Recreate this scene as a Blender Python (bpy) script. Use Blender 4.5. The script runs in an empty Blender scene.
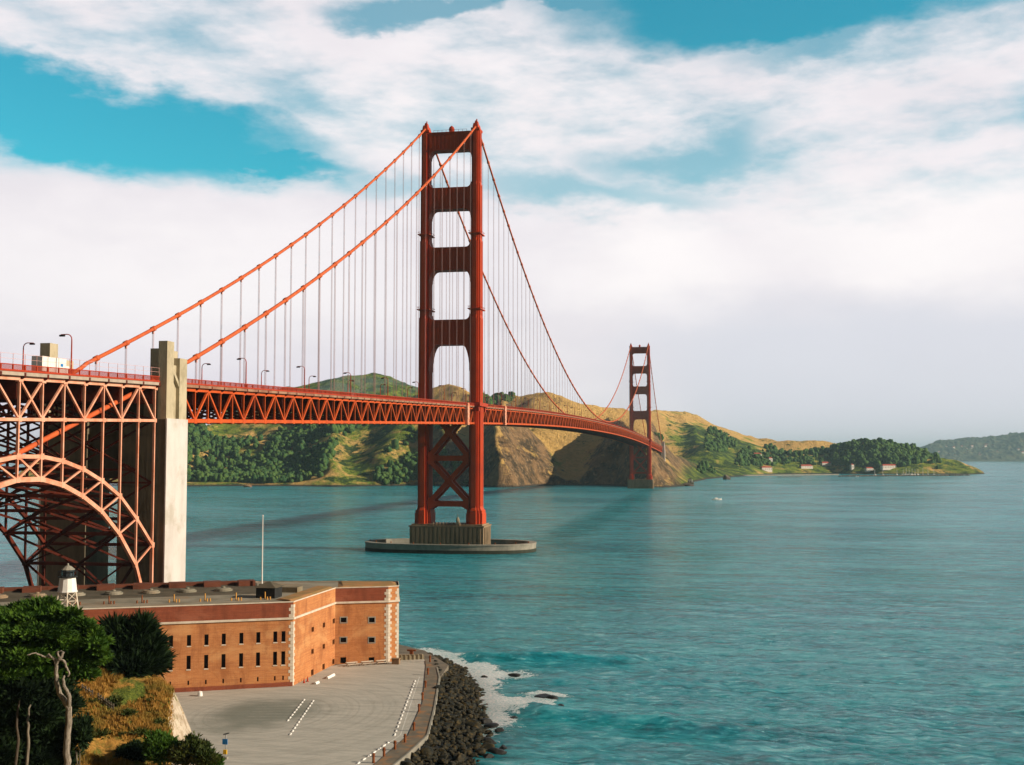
import bpy, math, random
import numpy as np
from math import radians as R_, sin, cos, pi, sqrt, exp
from mathutils import Vector, Matrix

random.seed(7)
rng = np.random.default_rng(11)
SC = bpy.context.scene
COL = SC.collection

# ------------------------------------------------------------------ camera
CAM = np.array([147.53, -620.33, 48.585])
YAW, PITCH, FPX = 0.182976, 0.061596, 1210.3
cd = bpy.data.cameras.new("camera")
cd.sensor_width = 36.0
cd.lens = 36.0 * FPX / 1024.0
cd.clip_start = 0.5
cd.clip_end = 200000
cam = bpy.data.objects.new("camera", cd)
cam.location = CAM
cam.rotation_euler = (pi / 2 + PITCH, 0, YAW)
COL.objects.link(cam)
SC.camera = cam

# ------------------------------------------------------------------ light
SUN_AZ, SUN_EL = 92.0, 23.0          # degrees clockwise from +Y (bridge north), elevation
SUN_STRENGTH = 5.0
SKY_STRENGTH = 0.10
SC.view_settings.view_transform = 'Standard'
SC.view_settings.look = 'None'
SC.view_settings.exposure = 0.28
SC.view_settings.gamma = 1.0
sd_ = bpy.data.lights.new("sun", 'SUN')
sd_.energy = SUN_STRENGTH
sd_.angle = R_(0.5)
sd_.color = (1.0, 0.86, 0.68)
sun = bpy.data.objects.new("sun", sd_)
sdir = Vector((sin(R_(SUN_AZ)) * cos(R_(SUN_EL)), cos(R_(SUN_AZ)) * cos(R_(SUN_EL)), sin(R_(SUN_EL))))
sun.rotation_euler = sdir.to_track_quat('Z', 'Y').to_euler()
sun.location = (300, -300, 400)
COL.objects.link(sun)

SC.render.engine = 'CYCLES'
SC.cycles.use_denoising = True
try:
    SC.cycles.denoiser = 'OPENIMAGEDENOISE'
except Exception:
    pass
SC.cycles.max_bounces = 5
SC.cycles.diffuse_bounces = 2
SC.cycles.glossy_bounces = 2
SC.cycles.volume_bounces = 0
SC.cycles.use_adaptive_sampling = True
SC.cycles.adaptive_threshold = 0.015
SC.cycles.sample_clamp_indirect = 6.0


class NT:
    """small helper for building node trees"""
    def __init__(s, tree):
        s.t = tree
        s.t.nodes.clear()

    def n(s, typ, **kw):
        nd = s.t.nodes.new(typ)
        for k, v in kw.items():
            setattr(nd, k, v)
        return nd

    def put(s, sock, v):
        if hasattr(v, 'is_output') or hasattr(v, 'links'):
            s.t.links.new(v, sock)
        else:
            sock.default_value = v

    def m(s, op, a, b=None, c=None, clamp=False):
        nd = s.n('ShaderNodeMath', operation=op, use_clamp=clamp)
        s.put(nd.inputs[0], a)
        if b is not None: s.put(nd.inputs[1], b)
        if c is not None: s.put(nd.inputs[2], c)
        return nd.outputs[0]

    def ss(s, v, lo, hi, a=0.0, b=1.0):
        nd = s.n('ShaderNodeMapRange', interpolation_type='SMOOTHSTEP')
        s.put(nd.inputs['Value'], v)
        s.put(nd.inputs['From Min'], lo); s.put(nd.inputs['From Max'], hi)
        s.put(nd.inputs['To Min'], a); s.put(nd.inputs['To Max'], b)
        return nd.outputs[0]

    def lin(s, v, lo, hi, a=0.0, b=1.0):
        nd = s.n('ShaderNodeMapRange')
        s.put(nd.inputs['Value'], v)
        s.put(nd.inputs['From Min'], lo); s.put(nd.inputs['From Max'], hi)
        s.put(nd.inputs['To Min'], a); s.put(nd.inputs['To Max'], b)
        return nd.outputs[0]

    def mix(s, f, a, b, typ='MIX'):
        nd = s.n('ShaderNodeMix', data_type='RGBA', blend_type=typ)
        s.put(nd.inputs[0], f); s.put(nd.inputs[6], a); s.put(nd.inputs[7], b)
        return nd.outputs[2]

    def noise(s, vec, scale, detail=3.0, rough=0.55, dist=0.0):
        nd = s.n('ShaderNodeTexNoise')
        if vec is not None: s.put(nd.inputs['Vector'], vec)
        nd.inputs['Scale'].default_value = scale
        nd.inputs['Detail'].default_value = detail
        nd.inputs['Roughness'].default_value = rough
        nd.inputs['Distortion'].default_value = dist
        return nd.outputs['Fac']

    def mapping(s, vec, scale=(1, 1, 1), rot=(0, 0, 0), loc=(0, 0, 0)):
        nd = s.n('ShaderNodeMapping')
        s.put(nd.inputs['Vector'], vec)
        nd.inputs['Scale'].default_value = scale
        nd.inputs['Rotation'].default_value = rot
        nd.inputs['Location'].default_value = loc
        return nd.outputs[0]

    def xyz(s, x, y, z):
        nd = s.n('ShaderNodeCombineXYZ')
        s.put(nd.inputs[0], x); s.put(nd.inputs[1], y); s.put(nd.inputs[2], z)
        return nd.outputs[0]


def rgb(r, g, b):
    return (r, g, b, 1.0)


# ------------------------------------------------------------------ sky
world = bpy.data.worlds.new("World")
SC.world = world
world.use_nodes = True
W = NT(world.node_tree)
tc = W.n('ShaderNodeTexCoord')
sep = W.n('ShaderNodeSeparateXYZ')
W.put(sep.inputs[0], tc.outputs['Generated'])
az = W.m('ARCTAN2', sep.outputs[0], sep.outputs[1])
PX = W.m('MULTIPLY', W.m('ADD', az, YAW), 1000.0)                 # milliradians of compass bearing from the bay's axis
EL = W.m('MULTIPLY', W.m('ARCSINE', sep.outputs[2]), 1000.0)      # milliradians above the horizon
nv = W.xyz(W.m('MULTIPLY', PX, 0.004), W.m('MULTIPLY', EL, 0.009), 0.0)
w1 = W.noise(nv, 1.3, 7.0, 0.56, 0.0)
w2 = W.noise(W.mapping(nv, loc=(7.3, 2.1, 3.0)), 1.7, 7.0, 0.58, 0.0)
w3 = W.noise(W.mapping(nv, loc=(1.3, 8.1, 5.0)), 4.5, 6.0, 0.58, 0.1)
WX = W.m('ADD', PX, W.m('MULTIPLY', W.m('SUBTRACT', w1, 0.5), 190.0))
WE = W.m('ADD', EL, W.m('ADD', W.m('MULTIPLY', W.m('SUBTRACT', w2, 0.5), 95.0), W.m('MULTIPLY', W.m('SUBTRACT', w3, 0.5), 42.0)))


def mr(px, py):
    return math.atan((px - 512) / FPX) * 1000, math.atan((457 - py) / FPX) * 1000


def blob(px, py, rx, ry, tilt=0.0, soft=(1.25, 0.45), amp=1.0, X=None, E=None):
    cx, ce = mr(px, py)
    rx *= 0.79; ry *= 0.8
    X = X or WX; E = E or WE
    dx = W.m('SUBTRACT', X, cx); de = W.m('SUBTRACT', E, ce)
    c, s = cos(R_(tilt)), sin(R_(tilt))
    u = W.m('DIVIDE', W.m('ADD', W.m('MULTIPLY', dx, c), W.m('MULTIPLY', de, s)), rx)
    v = W.m('DIVIDE', W.m('SUBTRACT', W.m('MULTIPLY', de, c), W.m('MULTIPLY', dx, s)), ry)
    d = W.m('SQRT', W.m('ADD', W.m('MULTIPLY', u, u), W.m('MULTIPLY', v, v)))
    return W.m('MULTIPLY', W.ss(d, soft[1], soft[0], 1.0, 0.0), amp)


# lower-left cloud bank has a crisp wind-drawn top edge: little warp there
EB = W.m('ADD', EL, W.m('MULTIPLY', W.m('SUBTRACT', w3, 0.5), 26.0))
gaps = [
    blob(50, 134, 330, 58, -7, (1.15, 0.6), 1.0),
    blob(250, 166, 150, 27, -5, (1.2, 0.4), 1.0),
    blob(800, 0, 320, 56, 0, (1.3, 0.5), 1.0),
    blob(560, -12, 150, 26, 0, (1.3, 0.5), 0.9),
    blob(420, -6, 120, 22, 0, (1.3, 0.4), 0.8),
    blob(695, 150, 120, 34, 8, (1.3, 0.2), 0.72),
    blob(570, 192, 170, 26, 0, (1.4, 0.1), 0.62),
    blob(390, 188, 110, 22, 0, (1.4, 0.1), 0.55),
    blob(900, 30, 220, 34, 10, (1.3, 0.3), 0.8),
]
gap = gaps[0]
for g in gaps[1:]:
    gap = W.m('MAXIMUM', gap, g)
# torn wisps inside the upper band
streak = W.noise(W.mapping(W.xyz(W.m('MULTIPLY', PX, 0.004), W.m('MULTIPLY', EL, 0.012), 0.4), rot=(0, 0, R_(-24))), 2.1, 9.0, 0.6, 0.05)
upper = W.ss(WE, 175.0, 235.0)
wisp = W.m('MULTIPLY', W.m('MULTIPLY', W.ss(streak, 0.38, 0.76), upper), 0.72)
gap = W.m('MAXIMUM', gap, wisp)
bank = W.m('MULTIPLY', W.ss(EB, 205.0, 228.0, 1.0, 0.0), W.ss(PX, -30.0, -150.0))
gap = W.m('MULTIPLY', gap, W.m('SUBTRACT', 1.0, bank))
cover = W.m('SUBTRACT', 1.0, gap)
aPX = W.m('ABSOLUTE', PX)
# the cloud deck lies to the north only; left out elsewhere to keep fill light low
cover = W.m('MULTIPLY', cover, W.m('MULTIPLY', W.ss(aPX, 560.0, 1000.0, 1.0, 0.0), W.ss(EL, 380.0, 480.0, 1.0, 0.0)))
sky = W.n('ShaderNodeTexSky')
sky.sky_type = 'NISHITA'
sky.sun_disc = False
sky.sun_elevation = R_(SUN_EL)
sky.sun_rotation = R_(SUN_AZ)
sky.air_density = 1.0
sky.dust_density = 0.4
sky.ozone_density = 2.0
front = W.m('MULTIPLY', W.ss(aPX, 620.0, 1250.0, 1.0, 0.0), W.ss(EL, 700.0, 1150.0, 1.0, 0.0))
# northern sky tinted bright; unseen rest dimmed and warmed to shape fill light
skyc = W.mix(1.0, sky.outputs[0], W.mix(front, rgb(0.42, 0.27, 0.19), rgb(0.24, 1.28, 1.14)), 'MULTIPLY')
# clouds
fine = W.noise(nv, 2.2, 6.0, 0.5, 0.1)
lit = W.m('MAXIMUM', blob(650, 262, 110, 55, 0, (1.5, 0.0), 1.0), blob(930, 252, 200, 60, 0, (1.5, 0.0), 1.0))
lit = W.m('MAXIMUM', lit, blob(180, 285, 230, 60, 0, (1.5, 0.0), 0.75))
lit = W.m('MAXIMUM', lit, blob(440, 110, 220, 60, 0, (1.5, 0.0), 0.5))
ccol = W.mix(W.ss(fine, 0.3, 0.7), rgb(7.1, 6.75, 7.1), rgb(7.8, 7.4, 7.65))
ccol = W.mix(lit, ccol, rgb(8.7, 8.3, 8.3))
greyE = W.m('ADD', EL, W.m('MULTIPLY', W.m('SUBTRACT', w2, 0.5), 60.0))
grey = W.m('MULTIPLY', W.ss(greyE, 150.0, 95.0), W.ss(WX, 40.0, 190.0))
ccol = W.mix(W.m('MULTIPLY', grey, 0.85), ccol, rgb(6.25, 6.35, 6.95))
low = W.m('MULTIPLY', W.ss(EL, 110.0, 30.0), W.ss(PX, 60.0, -120.0))
ccol = W.mix(W.m('MULTIPLY', low, 0.7), ccol, rgb(6.9, 6.3, 7.2))
mixed = W.mix(cover, skyc, ccol)
bg = W.n('ShaderNodeBackground')
W.put(bg.inputs['Color'], mixed)
bg.inputs['Strength'].default_value = SKY_STRENGTH
wo = W.n('ShaderNodeOutputWorld')
W.t.links.new(bg.outputs[0], wo.inputs[0])


# ------------------------------------------------------------------ materials
def mat(name, c1, c2=None, rough=0.7, scale=1.0, stretch=(1, 1, 1), bump=0.0, bscale=None, metal=0.0, spec=0.12,
        c3=None, scale3=0.15, amt3=0.5, detail=4.0):
    m = bpy.data.materials.new(name)
    m.use_nodes = True
    T = NT(m.node_tree)
    o = T.n('ShaderNodeOutputMaterial')
    p = T.n('ShaderNodeBsdfPrincipled')
    T.t.links.new(p.outputs[0], o.inputs[0])
    t = T.n('ShaderNodeTexCoord').outputs['Object']
    v = T.mapping(t, stretch)
    f = T.noise(v, scale, detail, 0.6)
    c2 = c2 or tuple(x * 0.72 for x in c1)
    col = T.mix(T.ss(f, 0.35, 0.68), rgb(*c1), rgb(*c2))
    if c3:
        g = T.noise(T.mapping(t, loc=(3, 5, 1)), scale3, 5.0, 0.65)
        col = T.mix(T.m('MULTIPLY', T.ss(g, 0.48, 0.66), amt3), col, rgb(*c3))
    T.put(p.inputs['Base Color'], col)
    p.inputs['Roughness'].default_value = rough
    p.inputs['Metallic'].default_value = metal
    p.inputs['Specular IOR Level'].default_value = spec
    if bump:
        b = T.n('ShaderNodeBump')
        b.inputs['Strength'].default_value = bump
        b.inputs['Distance'].default_value = 0.3
        T.put(b.inputs['Height'], T.noise(v, bscale or scale * 3, 5.0, 0.6))
        T.t.links.new(b.outputs[0], p.inputs['Normal'])
    return m


M_ORANGE = mat('orange_paint', (0.58, 0.095, 0.018), (0.47, 0.07, 0.014), 0.6, 0.35, (1, 1, .3), c3=(0.36, 0.055, 0.02), scale3=.08, amt3=.5)
M_TOWER = mat('tower_paint', (0.52, 0.066, 0.016), (0.43, 0.05, 0.013), 0.55, 0.3, (1, 1, .15), c3=(0.30, 0.04, 0.018), scale3=.06, amt3=.5)
M_RAIL = mat('rail_paint', (0.42, 0.05, 0.018), (0.34, 0.038, 0.015), 0.6, 0.5)
M_CABLE = mat('cable_paint', (0.58, 0.12, 0.035), (0.48, 0.09, 0.03), 0.6, 0.4)
M_ARCH = mat('faded_arch_paint', (0.74, 0.38, 0.26), (0.66, 0.28, 0.17), 0.65, 0.35, c3=(0.5, 0.13, 0.055), scale3=.16, amt3=.6)
M_HANGER = mat('hanger_paint', (0.66, 0.36, 0.33), (0.58, 0.30, 0.27), 0.6, 0.4)
M_SHADED_STEEL = mat('shaded_inner_steel', (0.13, 0.024, 0.012), (0.07, 0.015, 0.009), 0.7, 0.3)  # bridge steel darkened, the shade under the deck put into its colour
M_DECK = mat('deck_concrete', (0.42, 0.35, 0.28), (0.33, 0.27, 0.22), 0.85, 0.4)
M_DECK2 = mat('stained_walk_edge', (0.34, 0.20, 0.13), (0.24, 0.11, 0.07), 0.85, 0.25)
M_ROAD = mat('asphalt', (0.055, 0.055, 0.057), (0.045, 0.045, 0.046), 0.9, 0.5)
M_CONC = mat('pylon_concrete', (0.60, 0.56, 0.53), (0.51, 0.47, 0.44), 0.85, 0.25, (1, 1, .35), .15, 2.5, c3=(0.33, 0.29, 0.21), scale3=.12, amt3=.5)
M_CROWN = mat('crown_concrete', (0.50, 0.43, 0.30), (0.40, 0.34, 0.23), 0.9, 0.3, (1, 1, .3), .15, 2.5, c3=(0.22, 0.19, 0.12), scale3=.15, amt3=.5)
M_SHADED_STAINED = mat('shaded_stained_concrete', (0.17, 0.14, 0.095), (0.10, 0.085, 0.055), 0.9, 0.35, (1, 1, .12), .2, 1.5, c3=(0.24, 0.19, 0.12), scale3=.1, amt3=.4)  # shade of the south sides put into the colour, along with stains
M_CONC_OLD = mat('weathered_concrete', (0.30, 0.25, 0.17), (0.22, 0.19, 0.13), 0.9, 0.3, (1, 1, .2), .2, 1.5, c3=(0.16, 0.12, 0.07), scale3=.15, amt3=.6)
M_PIER = mat('pier_concrete', (0.30, 0.22, 0.14), (0.22, 0.16, 0.10), 0.9, 0.3, (1, 1, .15), .2, 1.0, c3=(0.13, 0.10, 0.06), scale3=.1, amt3=.6)
M_FENDER = mat('fender_concrete', (0.30, 0.28, 0.23), (0.20, 0.19, 0.16), 0.9, 0.25, (1, 1, .6), .2, 1.0)
M_TIDE = mat('tide_stain', (0.045, 0.05, 0.035), (0.03, 0.035, 0.025), 0.8, 0.5)
M_WHITE = mat('white_paint', (0.80, 0.78, 0.74), (0.72, 0.70, 0.66), 0.5, 0.8)
M_CREAM = mat('cream_trim', (0.64, 0.56, 0.46), (0.52, 0.44, 0.34), 0.8, 0.6)
M_BLACK = mat('black_paint', (0.02, 0.022, 0.022), (0.03, 0.03, 0.03), 0.5, 1.0)
M_DARK = mat('dark_opening', (0.012, 0.012, 0.014), (0.02, 0.018, 0.016), 0.8, 0.7)
M_GREY = mat('galvanised_grey', (0.32, 0.33, 0.33), (0.25, 0.26, 0.26), 0.5, 1.5)
M_RUST = mat('rusty_iron', (0.26, 0.085, 0.03), (0.16, 0.05, 0.02), 0.85, 2.0)
M_WOOD = mat('weathered_timber', (0.30, 0.20, 0.12), (0.20, 0.13, 0.08), 0.85, 2.0, (1, 1, 4))
M_OCHRE = mat('ochre_paint', (0.62, 0.32, 0.07), (0.5, 0.25, 0.06), 0.7, 1.5)
M_BLUE = mat('blue_sign', (0.03, 0.22, 0.55), (0.03, 0.18, 0.45), 0.5, 1.0)
M_YELLOW = mat('yellow_sign', (0.75, 0.45, 0.03), (0.65, 0.38, 0.03), 0.5, 1.0)
M_GLASS = mat('dark_glass', (0.03, 0.04, 0.05), (0.04, 0.05, 0.06), 0.1, 1.0, spec=.6)
M_RUBBER = mat('tyre_rubber', (0.02, 0.02, 0.02), (0.03, 0.03, 0.03), 0.9, 2.0)
M_REDROOF = mat('red_roof', (0.42, 0.09, 0.06), (0.34, 0.07, 0.05), 0.8, 0.3)
M_BUILD = mat('pale_plaster', (0.70, 0.66, 0.60), (0.62, 0.58, 0.52), 0.8, 0.3)
M_TRUNK = mat('grey_bark', (0.22, 0.19, 0.14), (0.11, 0.09, 0.07), 0.9, 2.5, (3, 3, .5), .4, 6)
M_DARKBARK = mat('dark_bark', (0.09, 0.07, 0.05), (0.05, 0.04, 0.03), 0.9, 2.5, (3, 3, .5), .4, 6)
M_DEADWOOD = mat('bleached_deadwood', (0.42, 0.36, 0.29), (0.13, 0.11, 0.085), 0.9, 2.6, (4, 4, .5), .7, 6)
M_ROCK = mat('wet_rock', (0.026, 0.024, 0.014), (0.012, 0.012, 0.009), 0.6, 0.9, c3=(0.16, 0.105, 0.03), scale3=.9, amt3=.4, bump=.6, bscale=3)
M_SEAROCK = mat('black_sea_rock', (0.03, 0.028, 0.024), (0.02, 0.02, 0.02), 0.45, 1.2, bump=.6, bscale=3)
M_PALEROCK = mat('guano_rock', (0.50, 0.45, 0.38), (0.16, 0.13, 0.10), 0.9, 0.12, bump=.5, bscale=.4)
M_TANROCK = mat('tan_rock', (0.46, 0.26, 0.14), (0.26, 0.15, 0.09), 0.9, 0.2, bump=.5, bscale=.4)
M_DARKROCK = mat('dark_headland_rock', (0.17, 0.13, 0.10), (0.07, 0.06, 0.05), 0.9, 0.12, bump=.5, bscale=.4)


def leafmat(name, c1, c2, c3):
    m = bpy.data.materials.new(name)
    m.use_nodes = True
    T = NT(m.node_tree)
    o = T.n('ShaderNodeOutputMaterial')
    p = T.n('ShaderNodeBsdfPrincipled')
    t = T.n('ShaderNodeTexCoord').outputs['Object']
    gi = T.n('ShaderNodeObjectInfo').outputs['Random']
    a = T.noise(t, 1.1, 3.0, .6)
    b = T.noise(T.mapping(t, loc=(5, 2, 7)), 0.33, 3.0, .6)
    col = T.mix(T.ss(a, .38, .64), rgb(*c1), rgb(*c2))
    col = T.mix(T.m('MULTIPLY', T.ss(b, .45, .65), .7), col, rgb(*c3))
    T.put(p.inputs['Base Color'], col)
    p.inputs['Roughness'].default_value = .75
    p.inputs['Specular IOR Level'].default_value = .15
    tr = T.n('ShaderNodeBsdfTranslucent')
    T.put(tr.inputs['Color'], col)
    mx = T.n('ShaderNodeMixShader')
    mx.inputs[0].default_value = .18
    T.t.links.new(p.outputs[0], mx.inputs[1]); T.t.links.new(tr.outputs[0], mx.inputs[2])
    T.t.links.new(mx.outputs[0], o.inputs[0])
    return m


M_CYPRESS = leafmat('cypress_foliage', (0.040, 0.100, 0.012), (0.090, 0.175, 0.018), (0.014, 0.040, 0.008))
M_CYPDARK = leafmat('dark_cypress_foliage', (0.010, 0.024, 0.008), (0.020, 0.042, 0.010), (0.006, 0.014, 0.006))
M_SHRUB = leafmat('shrub_foliage', (0.05, 0.075, 0.016), (0.10, 0.10, 0.022), (0.025, 0.05, 0.012))
M_GREENSHRUB = leafmat('green_shrub_foliage', (0.05, 0.12, 0.015), (0.08, 0.16, 0.02), (0.03, 0.08, 0.012))


def forestmat(name, c1, c2, c3):
    m = bpy.data.materials.new(name)
    m.use_nodes = True
    T = NT(m.node_tree)
    o = T.n('ShaderNodeOutputMaterial')
    p = T.n('ShaderNodeBsdfPrincipled')
    T.t.links.new(p.outputs[0], o.inputs[0])
    t = T.n('ShaderNodeTexCoord').outputs['Object']
    a = T.noise(t, .05, 4.0, .65)
    b = T.noise(T.mapping(t, loc=(50, 20, 7)), .3, 4.0, .7)
    col = T.mix(T.ss(a, .4, .62), rgb(*c1), rgb(*c2))
    col = T.mix(T.m('MULTIPLY', T.ss(b, .48, .68), .8), col, rgb(*c3))
    T.put(p.inputs['Base Color'], col)
    p.inputs['Roughness'].default_value = .8
    p.inputs['Specular IOR Level'].default_value = .1
    return m


M_FOREST = forestmat('hill_forest', (0.028, 0.082, 0.028), (0.070, 0.135, 0.030), (0.125, 0.165, 0.035))
M_FOREST2 = forestmat('harbour_forest', (0.030, 0.085, 0.024), (0.070, 0.135, 0.028), (0.115, 0.155, 0.032))
M_FARTREE = forestmat('far_forest', (0.028, 0.062, 0.042), (0.045, 0.085, 0.045), (0.06, 0.09, 0.05))


# ------------------------------------------------------------------ mesh building
ORG = {}


class MB:
    def __init__(s):
        s.v = []; s.f = []; s.k = 0

    def add(s, verts, faces):
        b = s.k
        s.v.extend([tuple(map(float, p)) for p in verts]); s.k += len(verts)
        s.f.extend([tuple(b + i for i in q) for q in faces])
        return s

    def box(s, x0, x1, y0, y1, z0, z1, taper=0.0):
        t = taper
        return s.add([(x0, y0, z0), (x1, y0, z0), (x1, y1, z0), (x0, y1, z0),
                      (x0 + t, y0 + t, z1), (x1 - t, y0 + t, z1), (x1 - t, y1 - t, z1), (x0 + t, y1 - t, z1)],
                     [(3, 2, 1, 0), (4, 5, 6, 7), (0, 1, 5, 4), (1, 2, 6, 5), (2, 3, 7, 6), (3, 0, 4, 7)])

    def beam(s, p, q, w, h=None, up=(0, 0, 1)):
        h = h or w
        p = np.array(p, float); q = np.array(q, float)
        d = q - p; L = np.linalg.norm(d)
        if L < 1e-6: return s
        d /= L
        u = np.array(up, float)
        if abs(d @ u) > .98: u = np.array((1., 0, 0)) if abs(d[0]) < .9 else np.array((0, 1., 0))
        r = np.cross(d, u); r /= np.linalg.norm(r)
        u = np.cross(r, d)
        a, b = r * w / 2, u * h / 2
        return s.add([p - a - b, p + a - b, p + a + b, p - a + b, q - a - b, q + a - b, q + a + b, q - a + b],
                     [(0, 1, 2, 3), (7, 6, 5, 4), (4, 5, 1, 0), (5, 6, 2, 1), (6, 7, 3, 2), (7, 4, 0, 3)])

    def tube(s, path, rad, n=8, cap=True):
        P = [np.array(p, float) for p in path]
        if not hasattr(rad, '__len__'): rad = [rad] * len(P)
        rings = []
        prev = None
        for i, p in enumerate(P):
            d = P[min(i + 1, len(P) - 1)] - P[max(i - 1, 0)]
            d /= (np.linalg.norm(d) + 1e-9)
            if prev is None:
                u = np.array((0, 0, 1.)) if abs(d[2]) < .9 else np.array((1., 0, 0))
            else:
                u = prev
            r = np.cross(d, u); r /= (np.linalg.norm(r) + 1e-9)
            u = np.cross(r, d); prev = u
            rings.append([p + (r * cos(2 * pi * k / n) + u * sin(2 * pi * k / n)) * rad[i] for k in range(n)])
        V = [v for g in rings for v in g]
        F = []
        for i in range(len(P) - 1):
            for k in range(n):
                a, b = i * n + k, i * n + (k + 1) % n
                F.append((a, b, b + n, a + n))
        if cap:
            F.append(tuple(range(n))[::-1]); F.append(tuple((len(P) - 1) * n + k for k in range(n)))
        return s.add(V, F)

    def prism(s, poly, z0, z1, top=None):
        n = len(poly)
        top = top or poly
        V = [(x, y, z0) for x, y in poly] + [(x, y, z1) for x, y in top]
        F = [tuple(range(n))[::-1], tuple(range(n, 2 * n))] + [(i, (i + 1) % n, n + (i + 1) % n, n + i) for i in range(n)]
        return s.add(V, F)

    def prism_y(s, poly, y0, y1):
        """poly in x,z extruded along y"""
        n = len(poly)
        V = [(x, y0, z) for x, z in poly] + [(x, y1, z) for x, z in poly]
        F = [tuple(range(n)), tuple(range(n, 2 * n))[::-1]] + [((i + 1) % n, i, n + i, n + (i + 1) % n) for i in range(n)]
        return s.add(V, F)

    def lathe(s, prof, c=(0, 0, 0), n=16):
        V = []; F = []
        for r, z in prof:
            for k in range(n):
                V.append((c[0] + r * cos(2 * pi * k / n), c[1] + r * sin(2 * pi * k / n), c[2] + z))
        for i in range(len(prof) - 1):
            for k in range(n):
                a, b = i * n + k, i * n + (k + 1) % n
                F.append((a, b, b + n, a + n))
        F.append(tuple(range(n))[::-1]); F.append(tuple((len(prof) - 1) * n + k for k in range(n)))
        return s.add(V, F)

    def build(s, name, m, parent=None, origin=None, smooth=False):
        og = np.array(origin, float) if origin is not None else (ORG[parent.name_full] if parent is not None else np.zeros(3))
        me = bpy.data.meshes.new(name)
        V = np.array(s.v) - og
        me.from_pydata(V.tolist(), [], s.f)
        me.materials.append(m)
        if smooth:
            me.polygons.foreach_set('use_smooth', [True] * len(me.polygons))
        me.update()
        o = bpy.data.objects.new(name, me)
        COL.objects.link(o)
        if parent is not None:
            o.parent = parent
        else:
            o.location = og
        ORG[o.name_full] = og
        return o


def mesh_np(name, V, F, m, parent=None, origin=(0, 0, 0), smooth=True):
    """V (n,3) array, F (k,3|4) int array -> object"""
    og = np.array(origin, float) if parent is None else ORG[parent.name_full]
    V = np.asarray(V, np.float32) - og.astype(np.float32)
    F = np.asarray(F, np.int32)
    me = bpy.data.meshes.new(name)
    me.vertices.add(len(V)); me.vertices.foreach_set('co', V.ravel())
    k = F.shape[1]
    me.loops.add(F.size); me.loops.foreach_set('vertex_index', F.ravel())
    me.polygons.add(len(F))
    me.polygons.foreach_set('loop_start', np.arange(0, F.size, k, dtype=np.int32))
    me.polygons.foreach_set('loop_total', np.full(len(F), k, np.int32))
    if smooth: me.polygons.foreach_set('use_smooth', np.ones(len(F), bool))
    me.materials.append(m)
    me.update(calc_edges=True)
    me.validate()
    o = bpy.data.objects.new(name, me)
    COL.objects.link(o)
    if parent is not None: o.parent = parent
    else: o.location = og
    ORG[o.name_full] = og
    return o


def tag(o, label=None, cat=None, group=None, kind=None):
    if label: o['label'] = label
    if cat: o['category'] = cat
    if group: o['group'] = group
    if kind: o['kind'] = kind
    return o


def empty(name, loc=(0, 0, 0), parent=None):
    o = bpy.data.objects.new(name, None)
    COL.objects.link(o)
    o.empty_display_size = .5
    if parent is not None:
        o.parent = parent
        ORG[o.name_full] = ORG[parent.name_full]
    else:
        o.location = loc
        ORG[o.name_full] = np.array(loc, float)
    return o


def copy_tree(o, parent=None):
    c = o.copy()
    COL.objects.link(c)
    if parent is not None: c.parent = parent
    for ch in list(o.children): copy_tree(ch, c)
    return c


def structure(o):
    o['kind'] = 'structure'
    return o


# bearings from the viewpoint (used to read positions off the survey of the photograph; all results are world metres)
_fx, _fy = -sin(YAW), cos(YAW)
RV = np.array([_fy, -_fx, 0.0])
FW = np.array([_fx * cos(PITCH), _fy * cos(PITCH), sin(PITCH)])
UV = np.cross(RV, FW)


def ray(x, y): return FW + RV * (x - 512) / FPX + UV * (382.5 - y) / FPX
def at_z(x, y, z): d = ray(x, y); return CAM + d * (z - CAM[2]) / d[2]
def at_d(x, y, D): return CAM + ray(x, y) * D
def at_x(x, y, X): d = ray(x, y); return CAM + d * (X - CAM[0]) / d[0]


def proj(P):
    P = np.asarray(P, float) - CAM
    z = P @ FW
    return 512 + FPX * (P @ RV) / z, 382.5 - FPX * (P @ UV) / z, z


# numpy value noise
_perm = rng.random((256, 256)).astype(np.float32)


def vnoise(x, y):
    xi = np.floor(x).astype(int); yi = np.floor(y).astype(int)
    fx = x - xi; fy = y - yi
    fx = fx * fx * (3 - 2 * fx); fy = fy * fy * (3 - 2 * fy)
    a = _perm[xi & 255, yi & 255]; b = _perm[(xi + 1) & 255, yi & 255]
    c = _perm[xi & 255, (yi + 1) & 255]; d = _perm[(xi + 1) & 255, (yi + 1) & 255]
    return (a * (1 - fx) + b * fx) * (1 - fy) + (c * (1 - fx) + d * fx) * fy


def fbm(x, y, oct=5, gain=.5):
    s = 0; a = 1; t = 0
    for i in range(oct):
        s = s + a * (vnoise(x * 2 ** i + 17.3 * i, y * 2 ** i + 9.1 * i) - .5); t += a; a *= gain
    return s / t * 2


def ridged(x, y, oct=4):
    s = 0; a = 1; t = 0
    for i in range(oct):
        s = s + a * (1 - np.abs(2 * vnoise(x * 2 ** i + 7.3 * i, y * 2 ** i + 3.1 * i) - 1)); t += a; a *= .5
    return s / t


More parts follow.
